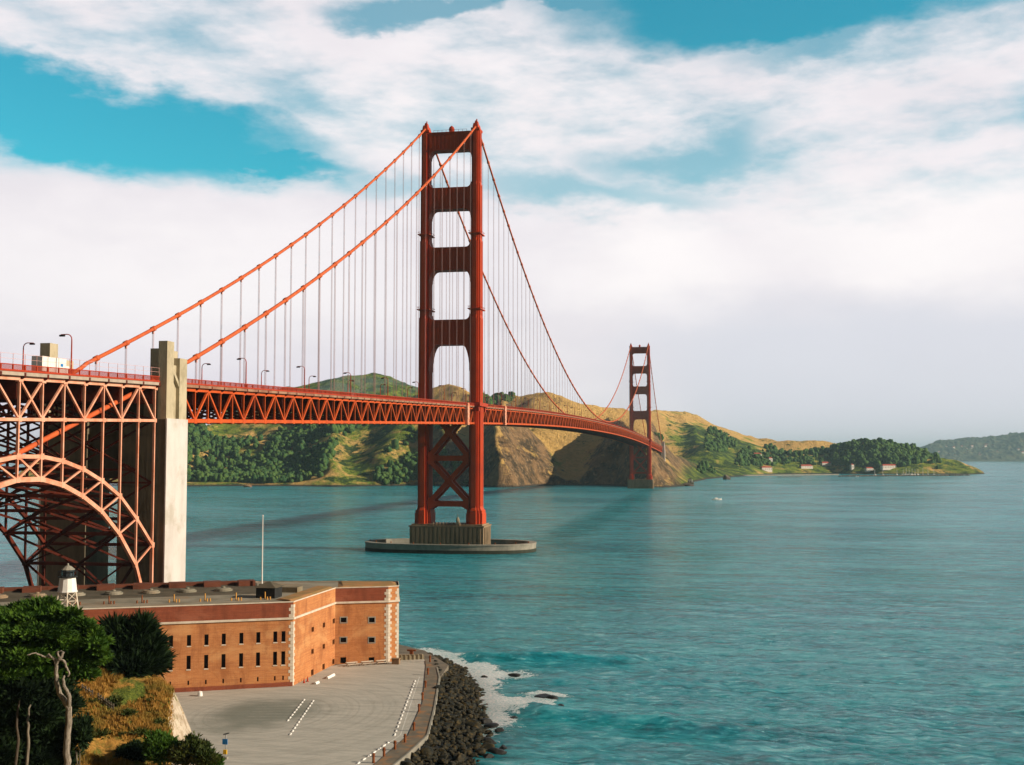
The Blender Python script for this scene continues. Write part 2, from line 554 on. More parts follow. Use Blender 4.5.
def icosphere(sub):
    t = (1 + 5 ** .5) / 2
    V = [(-1, t, 0), (1, t, 0), (-1, -t, 0), (1, -t, 0), (0, -1, t), (0, 1, t), (0, -1, -t), (0, 1, -t), (t, 0, -1), (t, 0, 1), (-t, 0, -1), (-t, 0, 1)]
    V = [np.array(v) / np.linalg.norm(v) for v in V]
    F = [(0, 11, 5), (0, 5, 1), (0, 1, 7), (0, 7, 10), (0, 10, 11), (1, 5, 9), (5, 11, 4), (11, 10, 2), (10, 7, 6), (7, 1, 8), (3, 9, 4), (3, 4, 2), (3, 2, 6), (3, 6, 8), (3, 8, 9), (4, 9, 5), (2, 4, 11), (6, 2, 10), (8, 6, 7), (9, 8, 1)]
    for _ in range(sub):
        c = {}; G = []
        def mid(a, b):
            k = (min(a, b), max(a, b))
            if k not in c:
                m = V[a] + V[b]; V.append(m / np.linalg.norm(m)); c[k] = len(V) - 1
            return c[k]
        for a, b, d in F:
            x, y, z = mid(a, b), mid(b, d), mid(d, a)
            G += [(a, x, z), (b, y, x), (d, z, y), (x, y, z)]
        F = G
    return np.array(V), np.array(F)


def rock_mesh(seed, sub=2, angular=.35):
    r = np.random.default_rng(seed)
    V, F = icosphere(sub)
    for _ in range(9):                       # chop with planes: broken faces
        n = r.normal(size=3); n /= np.linalg.norm(n)
        d = r.uniform(.5, .9)
        h = V @ n
        V = V - np.outer(np.maximum(h - d, 0), n)
    V = V * (1 + r.normal(size=(len(V), 1)) * .03)
    V = V * np.array([r.uniform(.8, 1.3), r.uniform(.8, 1.2), r.uniform(.6, .9)])
    return V, F

# ------------------------------------------------------------------ the bridge
def Rz(y):
    """rail-top height along the bridge"""
    if y < 0: return 76.7 + .0258 * y
    if y > 1280: return 76.7 - .0258 * (y - 1280)
    return 76.7 + 8.2 * (1 - ((y - 640) / 640) ** 2)


def cable_z(y):
    if y < -345: return 69.3 + (y + 345) * .309
    if y < 0: return 225 + .5563 * y + 3.145e-4 * y * y
    if y <= 1280: return 86 + 139 * ((y - 640) / 640) ** 2
    t = 1280 - y
    return 225 + .5563 * t + 3.145e-4 * t * t


bridge = empty('suspension_bridge', (0, 0, 0))
tag(bridge, 'red orange suspension bridge with two tall towers crossing the strait', 'bridge')


def leg_poly(cx, w, L):
    a, b = w / 2, L / 2
    n1, n2 = .16 * w, .09 * L
    pts = [(a, b - 2 * n2), (a - n1, b - 2 * n2), (a - n1, b - n2), (a - 2 * n1, b - n2), (a - 2 * n1, b)]
    poly = pts[:]
    poly += [(-x, y) for x, y in reversed(pts)]
    poly += [(-x, -y) for x, y in pts]
    poly += [(x, -y) for x, y in reversed(pts)]
    return [(cx + x, y) for x, y in poly]


TIERS = [(22, 76, 6.0, 12.8), (76, 122, 5.6, 11.8), (122, 163, 5.2, 10.6), (163, 193, 4.8, 9.4), (193, 221.5, 4.3, 8.0)]
CX = 13.7


def strut_poly(z0, z1, xi, rb, hb, rt, ht):
    """one cross strut seen from the front: corner brackets below and fillets above"""
    P = []
    N = 6
    # lower edge, left to right
    P.append((-xi, z0 - hb))
    for i in range(1, N + 1):
        t = i / N * pi / 2
        P.append((-xi + rb * (1 - cos(t)), z0 - hb + hb * sin(t)))
    for i in range(N, -1, -1):
        t = i / N * pi / 2
        P.append((xi - rb * (1 - cos(t)), z0 - hb + hb * sin(t)))
    P.append((xi, z1 + ht))
    for i in range(1, N + 1):
        t = i / N * pi / 2
        P.append((xi - rt * (1 - cos(t)), z1 + ht - ht * sin(t)))
    for i in range(N, -1, -1):
        t = i / N * pi / 2
        P.append((-xi + rt * (1 - cos(t)), z1 + ht - ht * sin(t)))
    Q = []
    for p in P:
        if not Q or (abs(p[0] - Q[-1][0]) + abs(p[1] - Q[-1][1])) > 1e-4: Q.append(p)
    return Q


def make_tower():
    t = empty('tower', parent=bridge)
    for s in (-1, 1):
        b = MB()
        b.prism(leg_poly(s * CX, 8.6, 15.6), 14, 19.5)
        b.prism(leg_poly(s * CX, 8.0, 14.9), 19.5, 21)
        b.prism(leg_poly(s * CX, 7.2, 14.0), 21, 22.4, top=leg_poly(s * CX, 6.0, 12.8))
        for z0, z1, w, L in TIERS:
            b.prism(leg_poly(s * CX, w, L), z0 + (.4 if z0 == 22 else 0), z1)
            # pilaster strips
            for k in (-1, 1):
                b.box(s * CX - .22 * w, s * CX + .22 * w, k * L / 2 - .18, k * L / 2 + .18, z0 + 1.2, z1 - .8)
            for k in (-1, 0, 1):
                for e in (-1, 1):
                    b.box(s * CX + e * w / 2 - .15, s * CX + e * w / 2 + .15, k * L * .2 - L * .055, k * L * .2 + L * .055, z0 + 1.2, z1 - .8)
        for z, w, L in ((126, 5.9, 11.6), (166, 5.5, 10.4)):       # inspection walkways round the leg
            b.box(s * CX - w / 2 - .5, s * CX + w / 2 + .5, -L / 2 - .5, L / 2 + .5, z, z + .5)
            for k in (-1, 1):
                b.beam((s * CX - w / 2 - .4, k * (L / 2 + .4), z + 1.5), (s * CX + w / 2 + .4, k * (L / 2 + .4), z + 1.5), .15)
                b.beam((s * CX + k * (w / 2 + .4), -L / 2 - .4, z + 1.5), (s * CX + k * (w / 2 + .4), L / 2 + .4, z + 1.5), .15)
        leg = b.build('leg', M_TOWER, t)
        b = MB()
        b.box(s * CX - 2.3, s * CX + 2.3, -4.2, 4.2, 221.5, 222.6)
        b.box(s * CX - 1.6, s * CX + 1.6, -4.0, 4.0, 222.6, 225.2, .5)
        b.box(s * CX - .9, s * CX + .9, -2.2, 2.2, 225.2, 227.0, .4)
        b.tube([(s * CX, 0, 227), (s * CX, 0, 228.2)], .35, 6)
        b.build('saddle_housing', M_TOWER, t)
    specs = [(107.6, 120.7, 5.6, 4.2, 14, 2.4, 3.0, 4.6), (147.1, 159.2, 5.2, 3.6, 6.5, 2.4, 3.0, 4.2),
             (179.6, 191.2, 4.8, 3.2, 5.0, 2.2, 3.0, 3.8), (211.3, 220.4, 4.3, 3.2, 4.2, .05, .05, 3.4)]
    for z0, z1, w, rb, hb, rt, ht, ly in specs:
        xi = CX - w / 2 + .02
        b = MB()
        b.prism_y(strut_poly(z0, z1, xi, rb, hb, rt, ht), -ly, ly)
        n = 11
        for i in range(n):                                          # vertical art deco fluting
            x = -xi + (i + .5) * 2 * xi / n
            for k in (-1, 1):
                b.box(x - .38, x + .38, k * ly - .28, k * ly + .28, z0 + .9, z1 - .9)
        for k in (-1, 1):
            b.box(-xi, xi, k * ly - .22, k * ly + .22, z0 + .05, z0 + .7)
            b.box(-xi, xi, k * ly - .22, k * ly + .22, z1 - .7, z1 - .05)
        if z0 > 200:
            b.box(-xi, xi, -ly - .4, ly + .4, z1 + .1, z1 + .7)
            for i in range(9):
                b.tube([(-9 + i * 2.25, -ly, z1 + .7), (-9 + i * 2.25, -ly, z1 + 1.8)], .09, 5)
            b.beam((-9, -ly, z1 + 1.8), (9, -ly, z1 + 1.8), .12)
        b.build('strut', M_TOWER, t)
    b = MB()
    for z0, z1 in ((24.3, 48.0), (48.0, 75.0)):
        for y in (-4.2, 4.2):
            for s in (-1, 1):
                b.beam((-s * 10.8, y + s * .012, z0 + .4), (s * 10.8, y + s * .012, z1 - .4), 2.4, 2.0, up=(0, 1, 0))
            b.box(-1.9, 1.9, y - 1.27, y + 1.27, (z0 + z1) / 2 - 1.9, (z0 + z1) / 2 + 1.9)
    for z in (24.3, 48.0):
        for y in (-4.2, 4.2):
            b.box(-10.9, 10.9, y - 1.11, y + 1.11, z - 1.35, z + 1.35)
            for s in (-1, 1):
                b.prism_y([(s * 10.9, z - 3.6), (s * 7.2, z - 1.36), (s * 7.2, z + 1.36), (s * 10.9, z + 3.6)][::s], y - 1.17, y + 1.17)
    b.build('cross_brace', M_TOWER, t)
    b = MB()
    b.prism([(-19.5, -9.5), (19.5, -9.5), (19.5, 9.5), (-19.5, 9.5)], -6, 12.6)
    for k in (-1, 1):
        for i in range(16):
            x = -17.4 + i * 2.32
            b.box(x - .62, x + .62, k * 9.5 - .45, k * 9.5 + .45, -5, 12.2)
        for i in range(6):
            y = -7 + i * 2.8
            b.box(k * 19.5 - .45, k * 19.5 + .45, y - .7, y + .7, -5, 12.2)
    b.box(-19.9, 19.9, -9.9, 9.9, 12.6, 13.3)
    b.box(-18.8, 18.8, -8.6, 8.6, 13.3, 14.02)
    for i in range(9):
        b.tube([(-7 + i * 1.75, -8.8, 13.2), (-7 + i * 1.75, -8.8, 14.9)], .28, 6)
    b.build('pier', M_PIER, t)
    b = MB()
    b.lathe([(.5, 220.3), (.5, 221.4), (1.1, 221.6), (1.5, 222.4), (1.6, 223.2), (1.3, 224.2), (.7, 224.8), (.2, 225.2)], n=14)
    b.build('beacon', M_RAIL, t)
    # walkways bulging round the legs at deck level
    for s in (-1, 1):
        b = MB()
        b.box(s * 15.3 - 2.6, s * 15.3 + 2.6, -10.5, 10.5, 75.0, 75.6)
        b.box(s * 17.75 - .12, s * 17.75 + .12, -10.5, 10.5, 75.6, 76.9)
        for k in (-1, 1):
            b.prism([(s * 13.2, k * 9), (s * 17, k * 9), (s * 17, k * 7), (s * 13.2, k * 7)], 72.4, 75.0)
            b.box(s * 15.3 - 2.6, s * 15.3 + 2.6, k * 10.4 - .12, k * 10.4 + .12, 75.6, 76.9)
        b.build('walkway', M_RAIL, t)
    return t


tw = make_tower()
tw2 = copy_tree(tw, bridge)
tw2.location = (0, 1280, 0)
b = MB()
b.box(5.2, 6.6, -9.2, -7.8, 14.02, 15.6).lathe([(.9, 15.6), (.9, 16.6), (.5, 17.4), (.1, 18.0)], (5.9, -8.5, 0), 8)
b.tube([(5.9, -8.5, 18), (5.9, -8.5, 19.6)], .08, 5)
b.build('fog_signal', M_CONC_OLD, bridge)

# main cables
for s in (-1, 1):
    P = [(s * (CX - (1.2 if y < -344 else 0)), y, cable_z(y)) for y in np.concatenate([np.linspace(-460, -345, 8), np.linspace(-340, 0, 30), np.linspace(20, 1280, 90), np.linspace(1300, 1640, 24)])]
    b = MB().tube(P, .55, 8)
    for k in range(-22, 107):                              # clamped bands at every hanger
        y = k * 15.24
        if abs(y) < 8 or abs(y - 1280) < 8 or y > 1600 or cable_z(y) - Rz(y) < -.6: continue
        c = np.array((s * CX, y, cable_z(y))); dd_ = np.array((0, 1.2, cable_z(y + .6) - cable_z(y - .6))); dd_ /= np.linalg.norm(dd_)
        b.tube([c - dd_ * .7, c + dd_ * .7], .8, 8)
    b.build('main_cable', M_CABLE, bridge, smooth=True)

# hangers with their cable bands: the hundred nearest are parts of their own
hang = []
for s in (-1, 1):
    for k in range(-22, 107):
        y = k * 15.24 + (0 if k < 0 else .0)
        if abs(y) < 8 or abs(y - 1280) < 8: continue
        if y > 1600: continue
        z1 = cable_z(y); z0 = Rz(y) - 2.6
        if z1 - z0 < 2.0: continue
        d = np.hypot(y - CAM[1], s * CX - CAM[0])
        hang.append((d, s, y, z0, z1))
hang.sort()


def hanger_into(b, s, y, z0, z1):
    for dx in (-.17, .17):
        b.beam((s * CX + dx, y - .17, z0), (s * CX + dx, y - .17, z1), .052)
        b.beam((s * CX + dx, y + .17, z0), (s * CX + dx, y + .17, z1), .052)
    b.box(s * CX - .25, s * CX + .25, y - .25, y + .25, z1 - 1.4, z1 - .5)


for i, (d, s, y, z0, z1) in enumerate(hang[:100]):
    b = MB(); hanger_into(b, s, y, z0, z1)
    b.build('hanger', M_HANGER, bridge)
b = MB()
for d, s, y, z0, z1 in hang[100:]: hanger_into(b, s, y, z0, z1)
tag(b.build('hanger', M_HANGER, bridge), kind='stuff')


# decks: road slab, walkways, floor beams, trusses, railings per span
def span(y0, y1, step, mtruss, mrail, arch=False):
    n = int(round((y1 - y0) / step))
    ys = [y0 + (y1 - y0) * i / n for i in range(n + 1)]
    if not arch:
        ys = [y0 + (y1 - y0) * i / n for i in range(n + 1)]
    b = MB()
    for i in range(n):
        ya, yb = ys[i], ys[i + 1]
        za, zb = Rz(ya), Rz(yb)
        b.add([(-12, ya, za - 2.0), (12, ya, za - 2.0), (12, yb, zb - 2.0), (-12, yb, zb - 2.0), (-12, ya, za - 1.5), (12, ya, za - 1.5), (12, yb, zb - 1.5), (-12, yb, zb - 1.5)],
              [(3, 2, 1, 0), (4, 5, 6, 7), (0, 1, 5, 4), (2, 3, 7, 6)])
    b.build('roadway', M_ROAD, bridge)
    for s in (-1, 1):
        b = MB()
        for i in range(n):
            ya, yb = ys[i], ys[i + 1]
            za, zb = Rz(ya), Rz(yb)
            xa, xb = sorted((s * 12.0, s * 14.9))
            b.add([(xa, ya, za - 2.1), (xb, ya, za - 2.1), (xb, yb, zb - 2.1), (xa, yb, zb - 2.1), (xa, ya, za - 1.25), (xb, ya, za - 1.25), (xb, yb, zb - 1.25), (xa, yb, zb - 1.25)],
                  [(3, 2, 1, 0), (4, 5, 6, 7), (0, 1, 5, 4), (2, 3, 7, 6), (1, 2, 6, 5), (3, 0, 4, 7)])
        b.build('sidewalk', M_DECK if arch else M_DECK2, bridge)
    b = MB()
    for i, y in enumerate(ys):
        z = Rz(y)
        b.box(-13.3, 13.3, y - .3, y + .3, z - 6.4, z - 2.02)
        for s in (-1, 1):                                       # brackets under the walkway
            b.prism_y([(s * 13.2, z - 3.2), (s * 14.95, z - 2.3), (s * 14.95, z - 1.5), (s * 13.2, z - 1.5)][::s], y - .32, y + .32)
        if i < n:
            yb = ys[i + 1]; zb = Rz(yb)
            b.beam((-13.2, y, z - 10.3), (13.2, yb, zb - 10.3), .5)
            b.beam((13.2, y, z - 10.34), (-13.2, yb, zb - 10.34), .5)
            b.beam((-13.2, y, z - 10.32), (13.2, y, z - 10.32), .6)
            for x in (-8, -3, 3, 8):
                b.beam((x, y, z - 2.6), (x, yb, zb - 2.6), .4, 1.0)
        b.beam((-13.2, y, z - 10.2), (0, y, z - 6.2), .5)
        b.beam((13.2, y, z - 10.2), (0, y, z - 6.2), .5)
        for x in (-6.6, 6.6): b.beam((x, y, z - 10.2), (x, y, z - 6.2), .4)
    b.build('floor_frame', M_SHADED_STEEL, bridge)
    for s in (-1, 1):
        x = s * CX
        b = MB(); b2 = MB(); c = MB()
        for i, y in enumerate(ys):
            z = Rz(y)
            if i < n:
                yb = ys[i + 1]; zb = Rz(yb)
                b.beam((x, y, z - 2.55), (x, yb, zb - 2.55), .75, .75 if arch else .95)
                b2.beam((x, y, z - 10.35), (x, yb, zb - 10.35), .75, .62 if arch else .95)
                if arch:
                    mid = abs((y + yb) / 2 + 407.75) < 2
                    if mid:
                        c.beam((x, y, z - 10.2), (x, yb, zb - 2.7), .42); c.beam((x + .02, y, z - 2.7), (x + .02, yb, zb - 10.2), .42)
                    else:
                        up = (i % 2 == 1) if (y + yb) / 2 > -407 else (i % 2 == 0)
                        if up: c.beam((x, y, z - 10.2), (x, yb, zb - 2.7), .42)
                        else: c.beam((x, y, z - 2.7), (x, yb, zb - 10.2), .42)
                else:
                    if i % 2 == 0: c.beam((x, y, z - 2.7), (x, yb, zb - 10.2), .55)
                    else: c.beam((x, y, z - 10.2), (x, yb, zb - 2.7), .55)
            c.beam((x, y, z - 10.2), (x, y, z - 2.7), .34, .5)
            k_ = .55 if arch else .8
            b2.box(x - .41, x + .41, y - k_, y + k_, z - 10.35 - k_ * .8, z - 10.35 + k_ * .8)
            b.box(x - .41, x + .41, y - .7, y + .7, z - 3.2, z - 2.0)
        if arch and s < 0: mt_ = M_SHADED_STEEL
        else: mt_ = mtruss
        t = empty('stiffening_truss', parent=bridge)
        b.build('top_chord', mt_, t); b2.build('bottom_chord', mt_, t)
        c.build('web_members', mt_, t)
        xr = s * 14.8
        b = MB()
        for i in range(n):
            ya, yb = ys[i], ys[i + 1]
            za, zb = Rz(ya), Rz(yb)
            b.beam((xr, ya, za - .06), (xr, yb, zb - .06), .22, .16)
            b.beam((xr, ya, za - 1.1), (xr, yb, zb - 1.1), .16, .2)
            b.beam((xr + s * .16, ya, za - 1.25), (xr + s * .16, yb, zb - 1.25), .12, .26)
            m = max(2, int(round((yb - ya) / 3.8)))
            for j in range(m):
                y = ya + (yb - ya) * j / m
                b.beam((xr, y, Rz(y) - 1.25), (xr, y, Rz(y)), .26)
            kk = max(6, int((yb - ya) / (.28 if y0 < 0 and y0 > -500 else .5)))
            for j in range(kk):
                y = ya + (yb - ya) * (j + .5) / kk
                b.beam((xr, y, Rz(y) - 1.1), (xr, y, Rz(y) - .1), .11, .05, up=(1, 0, 0))
        b.build('railing', mrail, bridge)
    return ys


span(-343.5, -7, 7.62, M_ORANGE, M_RAIL)
span(7, 1273, 7.62, M_ORANGE, M_RAIL)
span(1287, 1620, 7.62, M_ORANGE, M_RAIL)

# ---- arch over the fort
AC = -407.75
OFF = [3.97, 11.6, 19.4, 27.2, 35.0, 42.8, 50.6]
UP = [48.7, 47.8, 46.1, 43.5, 40.0, 34.6, 28.2]
LO = [44.3, 43.0, 40.5, 37.0, 31.7, 24.3, 9.5]
AY = [AC - o for o in reversed(OFF)] + [AC + o for o in OFF]
AU = list(reversed(UP)) + UP
AL = list(reversed(LO)) + LO
span(AY[0], AY[-1], (AY[-1] - AY[0]) / 13.0, M_ARCH, M_RAIL, arch=True)
for s in (-1, 1):
    x = s * CX
    b = MB(); c = MB(); dp = []
    mr_ = M_ARCH if s > 0 else M_SHADED_STEEL  # west rib takes the shade-darkened copy of the steel
    for i in range(14):
        y = AY[i]
        z = Rz(y) - 10.4
        dp.append(((x, y, AU[i]), (x, y, z), .42, .5))
        c.beam((x, y, AL[i]), (x, y, AU[i]), .4, .45)
        b.box(x - .36, x + .36, y - .6, y + .6, AU[i] - .6, AU[i] + .6)
        b.box(x - .37, x + .37, y - .55, y + .55, AL[i] - .55, AL[i] + .55)
        if i < 13:
            b.beam((x, y, AU[i]), (x, AY[i + 1], AU[i + 1]), .62, .78)
            b.beam((x, y, AL[i]), (x, AY[i + 1], AL[i + 1]), .66, .95)
            if i == 6:
                c.beam((x, y, AL[i]), (x, AY[i + 1], AU[i + 1]), .4); c.beam((x + .02, y, AU[i]), (x + .02, AY[i + 1], AL[i + 1]), .4)
            elif i > 6:
                c.beam((x, y, AL[i]), (x, AY[i + 1], AU[i + 1]), .34)
            else:
                c.beam((x, y, AU[i]), (x, AY[i + 1], AL[i + 1]), .34)
    for e in (0, 13):
        dp.append(((x, AY[e], 4), (x, AY[e], AU[e]), .6, .7))
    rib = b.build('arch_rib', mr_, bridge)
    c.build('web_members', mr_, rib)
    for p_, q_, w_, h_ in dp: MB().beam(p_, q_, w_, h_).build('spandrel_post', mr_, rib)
b = MB()
for i in range(14):
    y = AY[i]
    for z in (AU[i], AL[i]):
        b.beam((-13.3, y, z), (13.3, y, z), .7, .7)
    z1 = Rz(y) - 10.4
    # sway frames between the two ribs
    nb = max(1, int((z1 - AU[i]) // 10))
    for k in range(nb):
        a0 = AU[i] + (z1 - AU[i]) * k / nb; a1 = AU[i] + (z1 - AU[i]) * (k + 1) / nb
        b.beam((-13.3, y, a0), (13.3, y, a1), .4); b.beam((13.3, y + .03, a0), (-13.3, y + .03, a1), .4)
        b.beam((-13.3, y, a1), (13.3, y, a1), .45)
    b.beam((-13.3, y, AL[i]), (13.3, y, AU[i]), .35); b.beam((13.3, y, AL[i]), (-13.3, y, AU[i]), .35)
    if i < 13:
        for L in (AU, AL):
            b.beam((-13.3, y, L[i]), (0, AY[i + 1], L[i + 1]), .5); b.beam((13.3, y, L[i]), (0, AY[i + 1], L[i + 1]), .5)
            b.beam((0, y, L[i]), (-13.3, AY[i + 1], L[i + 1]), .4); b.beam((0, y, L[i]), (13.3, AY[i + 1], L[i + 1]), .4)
b.build('arch_bracing', M_SHADED_STEEL, bridge)
# horizontal service girders and steel towers behind the arch, seen under the deck
b = MB()
for z in (24, 34, 43):
    for x in (-13.0, 0, 13.0):
        if x > 0: continue
        b.beam((x, AY[0], z), (x, AY[-1], z), .8, .8)
pass
# tall mesh fence above the rail on the arch
b = MB()
for i in range(27):
    y = AY[0] + (AY[-1] - AY[0]) * i / 26
    b.beam((14.8, y, Rz(y)), (14.8, y, Rz(y) + 2.0), .07)
for dz in (1.0, 1.95):
    b.beam((14.8, AY[0], Rz(AY[0]) + dz), (14.8, AY[-1], Rz(AY[-1]) + dz), .05)
b.build('safety_fence', M_HANGER, bridge)


# ---- concrete pylons each side of the arch
def pylon_pair(ys, yn, m):
    """portal: two shafts, a wall between them above the opening; ys is the south face, yn the north face"""
    t = empty('pylon', parent=bridge)
    L = yn - ys
    for s in (-1, 1):
        b = MB()
        xo, xi = s * 16.0, s * 4.0
        a, c = sorted((xo, xi))
        b.box(a, c, ys, yn, 1, 18.2)
        b.box(a + .06, c - .06, ys + .06, yn - .06, 18.2, 57.5)
        b.build('shaft', M_SHADED_STAINED, t)
        f1, f2 = sorted((s * 15.9, s * 16.22))
        b = MB().box(f1, f2, ys + .02, yn - .02, 1.2, 57.7); b.build('added_face_slab', m, t)  # added slab keeps the outer face pale against the shade-toned shaft
        b = MB()                                                              # stepped crown of the shaft
        if s > 0: o1, o2, q1, q2, hs = 13.7, 15.9, 11.3, 13.7, 74.3
        else: o1, o2, q1, q2, hs = -17.0, -14.4, -19.6, -17.0, 72.2
        b.box(o1, o2, ys + .25, ys + L * .34, 57.5, 76.0)                     # tall south block
        b.box(o1, o2, ys + L * .62, yn - .25, 57.5, 72.4)                     # lower north block
        b.box(o1 + .02, o2 - .9, ys + L * .34, ys + L * .62, 57.5, 70.6)      # recessed slot between them
        b.box(q1, q2, ys + .9, yn - .9, 57.5, hs)                             # shoulder
        if s > 0: b.box(9.7, 11.3, ys + 1.2, yn - 1.2, 57.5, 66)
        else: b.box(-14.4, -9.7, ys + 1.2, yn - 1.2, 57.5, 66)
        r1, r2 = o2 - .9, o2 - .1
        yy0, yy1 = ys + L * .345, ys + L * .615
        b.add([(r1, yy0, 69.8), (r2, yy0, 69.8), (r2, yy1, 66.6), (r1, yy1, 66.6), (r1, yy0, 68.6), (r2, yy0, 68.6), (r2, yy1, 65.4), (r1, yy1, 65.4)],
              [(0, 1, 2, 3), (7, 6, 5, 4), (0, 3, 7, 4), (1, 5, 6, 2), (0, 4, 5, 1), (3, 2, 6, 7)])
        b.build('crown', M_CROWN, t)
        b = MB()
        for z in (24, 30, 36, 42, 48, 54):                                    # pour joints
            b.box(a + .03, c - .03, ys + .03, yn - .03, z, z + .12)
        b.build('pour_joint', M_SHADED_STAINED, t)
    b = MB()
    b.box(-4.02, 4.02, ys + 1.0, yn - 1.0, 43.5, 57.3)
    b.box(-9.7, 9.7, ys + 1.2, yn - 1.2, 57.3, 63.5)
    b.build('portal_wall', M_SHADED_STAINED, t)
    return t


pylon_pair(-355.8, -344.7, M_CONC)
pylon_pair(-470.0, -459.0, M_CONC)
# far pylon on the north shore
t = empty('pylon', parent=bridge)
for s in (-1, 1):
    b = MB()
    b.box(s * 15.5 - 3.4, s * 15.5 + 3.4, 1612, 1624, 20, 62)
    b.box(s * 15.5 - 2.8, s * 15.5 + 2.8, 1612.5, 1617, 62, 77)
    b.box(s * 15.5 - 2.8, s * 15.5 + 2.8, 1618.5, 1623.5, 62, 73)
    b.build('shaft', M_CONC, t)
b = MB().box(-12, 12, 1614, 1622, 40, 58); b.build('portal_wall', M_CONC_OLD, t)
# white access housings clipped to the truss either side of the tower
for y in (-27, 73):
    b = MB()
    b.box(14.15, 15.6, y - 2.0, y + 2.0, Rz(y) - 11.2, Rz(y) - .3)
    for k in range(5): b.box(15.6, 15.75, y - 2.05, y + 2.05, Rz(y) - 10.5 + k * 2.3, Rz(y) - 10.1 + k * 2.3)
    b.build('access_housing', M_ARCH, bridge)

# ---- fender wall round the south pier
fen = empty('fender_wall', (0, 0, 0))
tag(fen, 'low oval concrete fender ring in the water around the near tower pier', 'fender')


def oval(a, b_, n=72):
    return [(a * math.copysign(abs(cos(t)) ** .8, cos(t)), b_ * math.copysign(abs(sin(t)) ** .8, sin(t))) for t in [2 * pi * i / n for i in range(n)]]


def ring(b, Oo, Oi, z0, z1):
    n = len(Oo)
    V = [(x, y, z0) for x, y in Oo] + [(x, y, z1) for x, y in Oo] + [(x, y, z1) for x, y in Oi] + [(x, y, z0) for x, y in Oi]
    F = []
    for i in range(n):
        j = (i + 1) % n
        F += [(i, j, n + j, n + i), (n + i, n + j, 2 * n + j, 2 * n + i), (2 * n + i, 2 * n + j, 3 * n + j, 3 * n + i)]
    b.add(V, F)


b = MB(); ring(b, oval(45, 24), oval(41.5, 20.5), 1.7, 4.6); ring(b, oval(45.25, 24.25), oval(44.99, 23.99), 3.9, 4.5); b.build('wall', M_FENDER, fen)
b = MB(); ring(b, oval(45.05, 24.05), oval(41.4, 20.4), -3, 1.7); b.build('tide_band', M_TIDE, fen)
b = MB()
for k in range(9):
    t = -pi / 2 + (k - 4) * .34
    x, y = 43.2 * cos(t), 22.2 * sin(t)
    b.tube([(x, y, 4.6), (x, y, 5.5)], .3, 7)
b.build('bollard', M_RUST, fen)

# ---- lamps, vehicles
def lamp(x, y, sgn):
    z = Rz(y) - 1.25
    o = empty('street_lamp', (x, y, z))
    b = MB().tube([(x, y, z), (x, y, z + 4), (x, y, z + 7.6)], [.2, .16, .13], 7)
    b.box(x - .3, x + .3, y - .3, y + .3, z, z + 1.3)
    b.build('pole', M_RAIL, o)
    P = [(x + sgn * 1.1 * (1 - cos(t)), y, z + 7.6 + 1.1 * sin(t)) for t in np.linspace(0, pi / 2, 6)] + [(x + sgn * 2.5, y, z + 8.65)]
    MB().tube(P, .11, 6).build('arm', M_RAIL, o)
    MB().box(x + sgn * 2.2 - .55, x + sgn * 2.2 + .55, y - .26, y + .26, z + 8.25, z + 8.6).build('lamp_head', M_BLACK, o)
    return o


LG = 'street lamps along the bridge deck'
e0 = lamp(12.2, -391, -1)
tag(e0, 'tall street lamp beside the white truck at the left end of the deck', 'street lamp', LG)
proto = {1: lamp(12.2, -300, -1), -1: lamp(-12.2, -276, 1)}
tag(proto[1], 'street lamp on the near edge of the bridge deck arching left over the road', 'street lamp', LG)
tag(proto[-1], 'street lamp on the far edge of the bridge deck arching right over the road', 'street lamp', LG)
for s in (1, -1):
    for k in range(0, 38):
        y = (-300 if s > 0 else -276) + k * 47.0
        if k == 0 or abs(y) < 12 or abs(y - 1280) < 12: continue
        o = copy_tree(proto[s])
        base = -300 if s > 0 else -276
        o.location = (s * 12.2, y, Rz(y) - 1.25)
o = copy_tree(proto[-1]); o.location = (-12.2, -370, Rz(-370) - 1.25)
o = copy_tree(proto[-1]); o.location = (-12.2, -418, Rz(-418) - 1.25)


def wheel(o, x, y, z, r=.48, w=.3):
    wv = MB().tube([(x - w / 2, y, z), (x + w / 2, y, z)], r, 14).build('wheel', M_RUBBER, o)
    MB().tube([(x - w / 2 - .02, y, z), (x + w / 2 + .02, y, z)], r * .5, 10).build('rim', M_GREY, wv)


